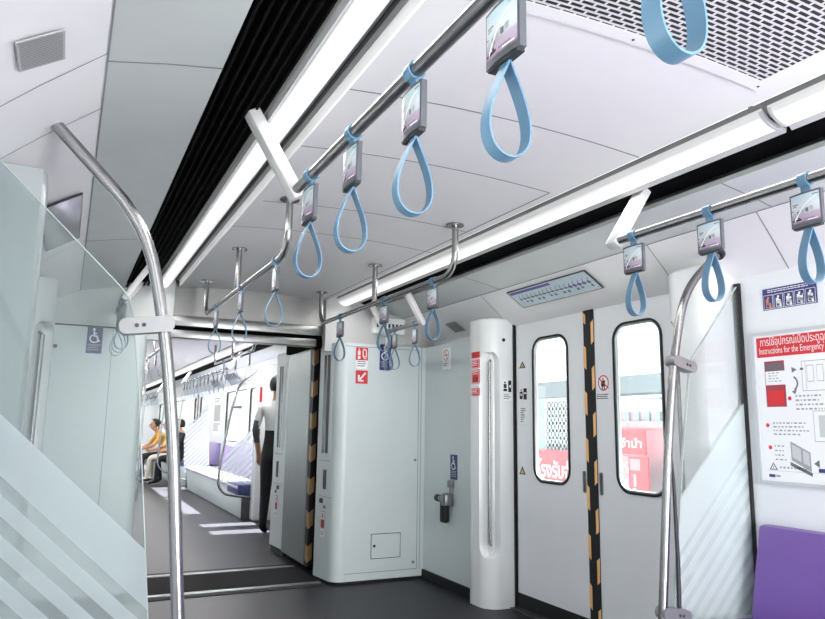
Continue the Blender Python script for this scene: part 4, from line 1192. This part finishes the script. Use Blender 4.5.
# door seals in the next car wall
for y, w in ((8.56, 'near'), (17.6, 'far')):
    b = MB(); b.box((2.85, y - .06, 0), (2.862, y + .06, 1.93), 0)
    for k in range(7): b.quad([(2.849, y - .055, .1 + k * .26), (2.849, y - .02, .14 + k * .26), (2.849, y - .02, .27 + k * .26), (2.849, y - .055, .23 + k * .26)], 1)
    tag(b.build('door_seal', [rub_m, orange_m], smooth=False), 'dark %s door seal on the wall of the next car' % w, 'door seal')
# poster beside the window
s = Sheet((2.858, 15.6, .95), WU, EV, (.95, .85)).base(0); s.rect(.15, .35, .85, .75, 1); s.lines(.15, .1, .85, .3, 4, 2); s.lines(.15, .8, .85, .92, 2, 2)
s.done('wall_poster', [paper_m, inkl_m, ink_m], 'small white poster on the next car wall past the window', 'poster')
# route maps above the next car's doors
def far_map(pix, label):
    P_ = [V(*p, x=x) for p, x in zip(pix, (2.52, 2.52, 2.75, 2.75))]
    s_ = MB(); c = sum(P_, Vector()) / 4
    n = (P_[1] - P_[0]).cross(P_[3] - P_[0]).normalized()
    s_.prism(P_, n * .01, 0)
    for k in range(4):
        q = [P_[0].lerp(P_[1], a).lerp(P_[3].lerp(P_[2], a), e) for a, e in ((.1 + .22 * k, .3), (.22 + .22 * k, .3), (.22 + .22 * k, .7), (.1 + .22 * k, .7))]
        for sg in (-.002, .012): s_.quad([p + n * sg for p in q], 1)
    return tag(s_.build('route_map', [mat('map grey', '#85888c', .5), mat('map dark', '#3f4145', .5)], smooth=False), label, 'route map')
far_map(((221, 370), (231, 367), (241, 382), (231, 386)), 'grey route map panel above the door of the next car, nearer one')
far_map(((206, 375), (213, 372), (220, 385), (214, 388)), 'grey route map panel above the door of the next car, farther one')
# handrail and straps of the next car
def far_rail(x, y0, y1, label):
    t = thing('long_handrail', label, 'handrail', (x, (y0 + y1) / 2, RZ))
    MB().tube([(x, y0, RZ), (x, y1, RZ)], .0165, 0, 8).build('rail', steel_m, t)
    for y in (y0 + .02, y1 - .02):
        b = MB(); bracket(b, (2.10 if x > XC else mx(2.10), 0, 2.182), (x, 0, RZ), y); b.build('bracket', bracket_m, t)
far_rail(RX, 9.6, 14.0, 'handrail with a row of straps in the next car')
far_rail(RX, 17.8, 22.5, 'far handrail deep in the next car')
far_rail(LX, 9.6, 14.0, 'handrail on the left side of the next car')
n = 0
for y0, k in ((9.8, 12), (18.0, 12)):
    for i in range(k):
        o = strap(RX, y0 + i * .35, RZ, '', 'straps in a row along the next car handrail', random.uniform(-.2, .2))
        o['label'] = 'one of the small straps in the row along the next car handrail'
for x in (.847, 1.722):
    t = thing('centre_handrail', 'curved centre handrail in the next car, %s of the aisle' % ('left' if x < 1 else 'right'), 'handrail', (x, 8.4, 1.975))
    zc = ceil_z(x); path = bend([(x, 7.3, zc), (x, 7.3, 1.975), (x, 9.5, 1.975), (x, 9.5, zc)], .11)
    MB().tube(path, .0165, 0, 8).build('rail', steel_m, t); MB().tube([(x, 8.4, 1.975), (x, 8.4, zc)], .0165, 0, 8).build('post', steel_m, t)
    for i, y in enumerate((7.5, 8.2, 8.9)):
        strap(x, y, 1.975, ('%s strap on the %s centre handrail of the next car' % (('near', 'middle', 'far')[i], 'left' if x < 1 else 'right')), 'straps on the centre handrails of the next car', random.uniform(-.2, .2))

# ------------------------------------------------------------------ people
def body(name, J, E_, classify, mats, loc=(0, 0, 0), rz=0.0, parent=None, sub=2):
    """one continuous skinned surface; J: name -> (x,y,z,r or (rx,ry)); classify(face centre, local) -> material index"""
    me = bpy.data.meshes.new('tmp'); names = list(J)
    me.from_pydata([J[k][:3] for k in names], [(names.index(a), names.index(c)) for a, c in E_], [])
    o = bpy.data.objects.new('tmp', me); COL.objects.link(o)
    sk = o.modifiers.new('s', 'SKIN'); sk.use_smooth_shade = True
    for i, k in enumerate(names):
        r = J[k][3]; r = r if isinstance(r, tuple) else (r, r)
        o.data.skin_vertices[0].data[i].radius = r
        o.data.skin_vertices[0].data[i].use_root = (i == 0)
    ss = o.modifiers.new('u', 'SUBSURF'); ss.levels = sub; ss.render_levels = sub
    bpy.context.view_layer.update()
    m2 = bpy.data.meshes.new_from_object(o.evaluated_get(bpy.context.evaluated_depsgraph_get()))
    bpy.data.objects.remove(o); bpy.data.meshes.remove(me)
    m2.name = name; m2.materials.clear()
    for m in mats: m2.materials.append(m)
    for p in m2.polygons: p.material_index = classify(p.center); p.use_smooth = True
    ob = bpy.data.objects.new(name, m2); COL.objects.link(ob); ob.location = loc; ob.rotation_euler = (0, 0, rz)
    if parent: ob.parent = parent
    return ob

def hair(head, r, parent, back=(0, .02, .01), bun=False, cap=False):
    """hair shell over the head (local coordinates of the parent), facing -y"""
    b = MB(); t = bmesh.new(); bmesh.ops.create_uvsphere(t, u_segments=20, v_segments=14, radius=1)
    kill = [v for v in t.verts if v.co.y < -.42 and v.co.z < .45 or v.co.z < -.75]
    bmesh.ops.delete(t, geom=kill, context='VERTS')
    for v in t.verts:
        v.co = Vector((v.co.x * r * .93, v.co.y * r * 1.1, v.co.z * r * 1.18)) + Vector(head) + Vector(back)
    b.add(t, 0)
    if bun:
        t = bmesh.new(); bmesh.ops.create_uvsphere(t, u_segments=12, v_segments=8, radius=r * .45)
        for v in t.verts: v.co += Vector(head) + Vector((0, r * 1.3, r * .35))
        b.add(t, 0)
    return b.build('hair', hair_m, parent, local=True, fix=False)

def face(head, r, parent):
    b = MB(); h = Vector(head)
    for s_ in (1, -1):
        t = bmesh.new(); bmesh.ops.create_uvsphere(t, u_segments=8, v_segments=6, radius=.011)
        for v in t.verts: v.co += h + Vector((s_ * .032, -r * .93, .01))
        b.add(t, 1)
        t = bmesh.new(); bmesh.ops.create_uvsphere(t, u_segments=8, v_segments=6, radius=1)
        for v in t.verts: v.co = Vector((v.co.x * .012, v.co.y * .02, v.co.z * .03)) + h + Vector((s_ * r * .92, .01, -.005))
        b.add(t, 0)
    b.tube([h + Vector((0, -r * .95, .01)), h + Vector((0, -r * 1.18, -.03)), h + Vector((0, -r * .98, -.038))], [.007, .013, .010], 0, 8)
    b.tube([h + Vector((-.022, -r * .95, -.062)), h + Vector((0, -r * 1.0, -.064)), h + Vector((.022, -r * .95, -.062))], .006, 2, 6)
    return b.build('face', [skin_m, inkb_m, mat('lips', '#9a5f55', .5)], parent, local=True)

def hand(J, E_, wrist, tag_, d, side, curl=.5):
    """five fingers grown from the wrist joint along d (unit), side = thumb direction"""
    w = Vector(J[wrist][:3]); d = Vector(d).normalized(); sd = Vector(side).normalized(); nrm = d.cross(sd)
    pal = tag_ + 'palm'; p = w + d * .075; J[pal] = (*p, (.030, .020)); E_.append((wrist, pal))
    for i, (off, ln) in enumerate(((.028, .068), (.010, .076), (-.009, .070), (-.026, .054))):
        a = p + sd * off + d * .022; c = a + d * ln * .55 + nrm * ln * .12 * curl; e = c + d * ln * .42 + nrm * ln * .45 * curl
        for q, (v, r_) in enumerate(((a, .0095), (c, .0085), (e, .007))): J['%sf%d%d' % (tag_, i, q)] = (*v, r_)
        E_ += [(pal, '%sf%d0' % (tag_, i)), ('%sf%d0' % (tag_, i), '%sf%d1' % (tag_, i)), ('%sf%d1' % (tag_, i), '%sf%d2' % (tag_, i))]
    a = w + d * .035 + sd * .032; c = a + d * .035 + sd * .018
    J[tag_ + 't0'] = (*a, .011); J[tag_ + 't1'] = (*c, .009); E_ += [(wrist, tag_ + 't0'), (tag_ + 't0', tag_ + 't1')]

# standing passenger beside the door: local frame faces -y
J = {'pel': (0, 0, .94, (.15, .105)), 'wst': (0, -.005, 1.08, (.135, .095)), 'chest': (0, .0, 1.28, (.165, .105)), 'neckb': (0, .01, 1.43, (.075, .06)), 'neck': (0, 0, 1.50, .052),
     'jaw': (0, -.02, 1.56, (.062, .075)), 'head': (0, -.005, 1.63, (.075, .092)), 'crown': (0, .005, 1.70, (.055, .065)),
     'ls': (.175, .01, 1.40, .058), 'le': (.235, .04, 1.14, .043), 'lw': (.22, -.05, .90, .029),
     'rs': (-.175, .01, 1.40, .058), 're': (-.235, .04, 1.14, .043), 'rw': (-.22, -.05, .90, .029),
     'lh': (.09, 0, .86, .095), 'lk': (.10, -.01, .48, .062), 'la': (.105, .02, .09, .043), 'lt': (.12, -.13, .035, (.042, .03)),
     'rh': (-.09, 0, .86, .095), 'rk': (-.10, -.01, .48, .062), 'ra': (-.105, .02, .09, .043), 'rt': (-.12, -.13, .035, (.042, .03))}
E_ = [('pel', 'wst'), ('wst', 'chest'), ('chest', 'neckb'), ('neckb', 'neck'), ('neck', 'jaw'), ('jaw', 'head'), ('head', 'crown'), ('chest', 'ls'), ('ls', 'le'), ('le', 'lw'), ('chest', 'rs'), ('rs', 're'), ('re', 'rw'),
      ('pel', 'lh'), ('lh', 'lk'), ('lk', 'la'), ('la', 'lt'), ('pel', 'rh'), ('rh', 'rk'), ('rk', 'ra'), ('ra', 'rt')]
hand(J, E_, 'lw', 'l', (0, -.15, -1), (-.3, -1, 0)); hand(J, E_, 'rw', 'r', (0, -.15, -1), (.3, -1, 0))
def cls(c):
    if abs(c.x) > .19 and c.z < .93: return 0
    if c.z < .085: return 4
    if c.z < 1.13 and abs(c.x) < .175: return 3
    if abs(c.x) > .19 and c.z < 1.24: return 2 if c.z > 1.0 else 0
    if c.z < 1.455: return 1
    return 0
M_ = thing('person', 'standing passenger in grey shirt and black trousers seen beside the gangway panel', 'person', (2.145, 7.85, 0))
M_.rotation_euler = (0, 0, PI * .80)
bo = body('body', J, E_, cls, [skin_m, tee_m, sleeve_m, trous_m, shoe_m], parent=M_)
hair((0, -.003, 1.635), .098, M_); face((0, -.012, 1.615), .085, M_)

def sitter(loc, rz, label, mats, arms, bun=False, lean=.12, crossed=False):
    J = {'pel': (0, .02, .53, (.15, .12)), 'wst': (0, .0, .66, (.125, .10)), 'chest': (0, -lean * .5, .86, (.15, .105)), 'neckb': (0, -lean * .8, 1.0, (.065, .055)), 'neck': (0, -lean - .01, 1.06, .046),
         'jaw': (0, -lean - .06, 1.10, (.056, .068)), 'head': (0, -lean - .055, 1.17, (.070, .086)), 'crown': (0, -lean - .045, 1.235, (.05, .058))}
    E_ = [('pel', 'wst'), ('wst', 'chest'), ('chest', 'neckb'), ('neckb', 'neck'), ('neck', 'jaw'), ('jaw', 'head'), ('head', 'crown')]
    for s_, n_ in ((1, 'l'), (-1, 'r')):
        J[n_ + 's'] = (s_ * .155, -lean * .6, .965, .05); J[n_ + 'e'] = (s_ * .20, -lean - .08, .74, .038); J[n_ + 'w'] = (s_ * .10, -lean - .27, .66, .026)
        J[n_ + 'h'] = (s_ * .09, -.06, .52, .09); J[n_ + 'k'] = (s_ * .10, -.46, .50, .062); J[n_ + 'a'] = (s_ * .10, -.44 - .05 * s_, .085, .040); J[n_ + 't'] = (s_ * .105, -.58 - .05 * s_, .035, (.04, .028))
        E_ += [('chest', n_ + 's'), (n_ + 's', n_ + 'e'), (n_ + 'e', n_ + 'w'), ('pel', n_ + 'h'), (n_ + 'h', n_ + 'k'), (n_ + 'k', n_ + 'a'), (n_ + 'a', n_ + 't')]
        hand(J, E_, n_ + 'w', n_, (-s_ * .5, -.8, -.15), (-s_ * .5, -.2, .8), 1.0)
    def cls(c):
        if c.z < .085: return 3
        if c.y < -lean - .10 and c.z > .585 and c.z < .80: return 0
        if c.z < .60: return 2
        if c.z < 1.02: return 1
        return 0
    P_ = thing('person', label, 'person', loc); P_.rotation_euler = (0, 0, rz)
    body('body', J, E_, cls, mats, parent=P_); hair((0, -lean - .05, 1.175), .092, P_, bun=bun); face((0, -lean - .058, 1.155), .078, P_)
    return P_
# both sit on the right-hand bench and face the aisle (-x)
sitter((2.08, 15.40, 0), -PI / 2 - .1, 'seated passenger in yellow top and cream trousers on the next car bench', [skin_m, yelc_m, cream_m, shoe_m], 'lap')
sitter((1.98, 16.15, 0), -PI / 2 + .15, 'seated passenger in orange top looking down, behind the cream trousers', [skin_m, orangec_m, trous_m, shoe_m], 'lap', bun=True, lean=.2)

sitter((2.19, 14.93, 0), -PI / 2 - .05, 'dark haired seated passenger in black top just past the steel pole', [skin_m, trous_m, trous_m, shoe_m], 'lap', lean=.06)

# ------------------------------------------------------------------ outside the windows
struct('ground_outside', MB().box((-60, -60, -7.2), (90, 90, -7.0)), ground_m)
def outside_pt(px, py, X): return V(px, py, x=X)
XB = 15.0
t = thing('building', 'pale building with a lattice facade outside the left door window', 'building', (XB + 3, 22, -7))
A, B_ = V(530, 500, x=XB), V(577, 397, x=XB)
b = MB(); b.box((XB, B_.y - .3, -7), (XB + 4, A.y + 3, B_.z), 0); b.build('wall', bld_m, t)
b = MB()
ya, yb = V(549, 440, x=XB).y, V(571, 440, x=XB).y; za, zb_ = V(549, 452, x=XB).z, V(549, 402, x=XB).z
for i in range(7):
    y = ya + (yb - ya) * i / 6; b.box((XB - .12, y - .05, za), (XB, y + .05, zb_))
for i in range(8):
    z = za + (zb_ - za) * i / 7; b.box((XB - .12, min(ya, yb), z - .05), (XB, max(ya, yb), z + .05))
b.build('lattice', mat('lattice white', '#b4babd', .8), t)
ya, yb = V(537, 440, x=XB).y, V(547, 440, x=XB).y
b = MB(); b.box((XB - .05, yb, V(540, 418, x=XB).z), (XB, ya, V(540, 402, x=XB).z)); b.box((XB - .05, yb, V(540, 450, x=XB).z), (XB, ya, V(540, 424, x=XB).z)); b.build('window', bldgl_m, t)
t = thing('building', 'white low building with railings outside the right door window', 'building', (XB + 3, 15, -7))
A, B_ = V(590, 500, x=XB + .5), V(668, 410, x=XB + .5)
b = MB(); b.box((XB + .5, B_.y - 4, -7), (XB + 4, A.y - .5, V(630, 411, x=XB + .5).z), 0); b.build('wall', bld_m, t)
b = MB()
zt = V(630, 411, x=XB + .5).z
for i in range(16):
    y = B_.y - 1 + i * .42; b.box((XB + .45, y, zt - .35), (XB + .5, y + .2, zt - .05))
b.box((XB + .4, B_.y - 4, V(630, 428, x=XB + .5).z), (XB + .5, A.y - .6, V(630, 421, x=XB + .5).z)); b.build('shutter_band', bldgl_m, t)
# grey canopy band across both windows
A, B_ = V(535, 398, x=26), V(535, 383, x=26)
tag(MB().box((26, 0, A.z), (28, 60, B_.z)).build('canopy', bldg_m), 'long grey canopy band above the buildings outside', 'canopy')
tag(MB().box((34, 0, -7), (36, 70, V(535, 402, x=34).z)).build('building', mat('facade far', '#8c989d', .8)), 'hazy pale building behind the grey canopy outside', 'building')

def shop_sign(px0, py0, px1, py1, X, label, fn):
    A, B_ = V(px0, py1, x=X), V(px1, py0, x=X)
    s = Sheet((X, A.y, A.z), WU, EV, (A.y - B_.y, B_.z - A.z)); s.base(0, .05)
    for k in range(1): fn(s)
    return s.done('shop_sign', [signr_m, signw_m, mat('shop sign pink', '#c08a8e', .6)], label, 'shop sign')
def f1(s):
    s.text('โรงรับจำนำ', .10, .36, s.h * .50, 1, 4, .80 * s.w, 'LEFT', .015); s.lines(.14, .06, .9, .2, 1, 1, 4, .8, .1)
shop_sign(534, 452, 594, 490, XB - .3, 'red shop sign with white Thai letters in the left door window', f1)
def f2(s):
    s.text('โรงรับจำนำ', .08, .28, s.h * .48, 1, 4, .86 * s.w, 'LEFT', .012)
shop_sign(592, 430, 646, 452, XB - .3, 'upper red shop sign with white Thai letters in the right door window', f2)
def f3(s):
    s.rect(0, 0, .40, 1, 2, 2); s.text('ที่', .12, .66, s.h * .24, 1, 4, .22 * s.w); s.rect(.14, .42, .34, .52, 1, 4); s.rect(.14, .28, .3, .36, 1, 4)
    s.rect(.44, .72, .76, .95, 2, 2)
    s.text('1', .50, .40, s.h * .32, 1, 4, None, 'LEFT', .035); s.text('9', .48, .125, s.h * .32, 1, 4, None, 'LEFT', .03)
shop_sign(619, 457.5, 649, 503, XB - .35, 'lower red and white shop sign with numerals in the right door window', f3)

# ------------------------------------------------------------------ light
w = bpy.data.worlds.new('sky'); SC.world = w; w.use_nodes = True
nt = w.node_tree; bg = nt.nodes['Background']
tc = nt.nodes.new('ShaderNodeTexCoord'); sp = nt.nodes.new('ShaderNodeSeparateXYZ'); rp_ = nt.nodes.new('ShaderNodeValToRGB')
nt.links.new(tc.outputs['Generated'], sp.inputs[0]); nt.links.new(sp.outputs['Z'], rp_.inputs['Fac']); nt.links.new(rp_.outputs['Color'], bg.inputs['Color'])
rp_.color_ramp.elements[0].position = 0; rp_.color_ramp.elements[0].color = hexc('#f8fafc'); rp_.color_ramp.elements[1].color = hexc('#e4eef8')
bg.inputs['Strength'].default_value = 3.2
sl = bpy.data.lights.new('sun', 'SUN'); sl.energy = 150.0; sl.angle = .009; sl.color = (1, .97, .92)
so = bpy.data.objects.new('sun', sl); COL.objects.link(so)
so.rotation_euler = Vector((-1.0, .02, -1.34)).to_track_quat('-Z', 'Y').to_euler()
so.location = (20, 5, 25)

def strip_light(side, y0, y1, e):
    f = (lambda q: q) if side > 0 else mx
    L_ = bpy.data.lights.new('strip_light', 'AREA'); L_.shape = 'RECTANGLE'; L_.size = .08; L_.size_y = y1 - y0; L_.energy = e; L_.color = (1, .985, .97)
    o = bpy.data.objects.new('strip_light', L_); COL.objects.link(o); o.location = (f(1.99), (y0 + y1) / 2, 2.165)
for s_ in (1, -1):
    strip_light(s_, -2.4, 5.3, 26); strip_light(s_, 7, 15.8, 95); strip_light(s_, 16.2, 25.5, 95)

# added fill lamps behind the camera, brightening the ceiling and doors
def fill_light(x, y, z, d, sy, sz, e):
    L_ = bpy.data.lights.new('window_daylight', 'AREA'); L_.shape = 'RECTANGLE'; L_.size = sy; L_.size_y = sz; L_.energy = e; L_.color = (.97, .985, 1)
    o = bpy.data.objects.new('window_daylight', L_); COL.objects.link(o); o.location = (x, y, z)
    o.rotation_euler = Vector(d).to_track_quat('-Z', 'Y').to_euler()
fill_light(2.80, -.7, 1.35, (-1, .45, .45), 2.9, .8, 30)
fill_light(1.90, -1.6, .32, (-.1, 1, .46), 1.7, .45, 86)
fill_light(1.65, -2.0, 1.15, (.55, 1, .14), 1.5, .9, 105)

# ------------------------------------------------------------------ camera
cam = bpy.data.cameras.new('camera'); co = bpy.data.objects.new('camera', cam); COL.objects.link(co)
cam.sensor_width = 36; cam.sensor_fit = 'HORIZONTAL'; cam.lens = F / 825 * 36; cam.clip_start = .02; cam.clip_end = 300
R = Matrix(((_rt.x, _rt.y, -_rt.z), (_fw.x, _fw.y, -_fw.z), (_up.x, _up.y, -_up.z))).to_4x4()
R.translation = EYE; co.matrix_world = R
SC.camera = co
SC.view_settings.view_transform = 'Standard'
SC.view_settings.look = 'None'
SC.view_settings.exposure = 0.0
SC.cycles.max_bounces = 8; SC.cycles.diffuse_bounces = 5; SC.cycles.transparent_max_bounces = 16
SC.cycles.sample_clamp_indirect = 6.0
SC.cycles.caustics_reflective = False; SC.cycles.caustics_refractive = False
SC.cycles.use_denoising = True
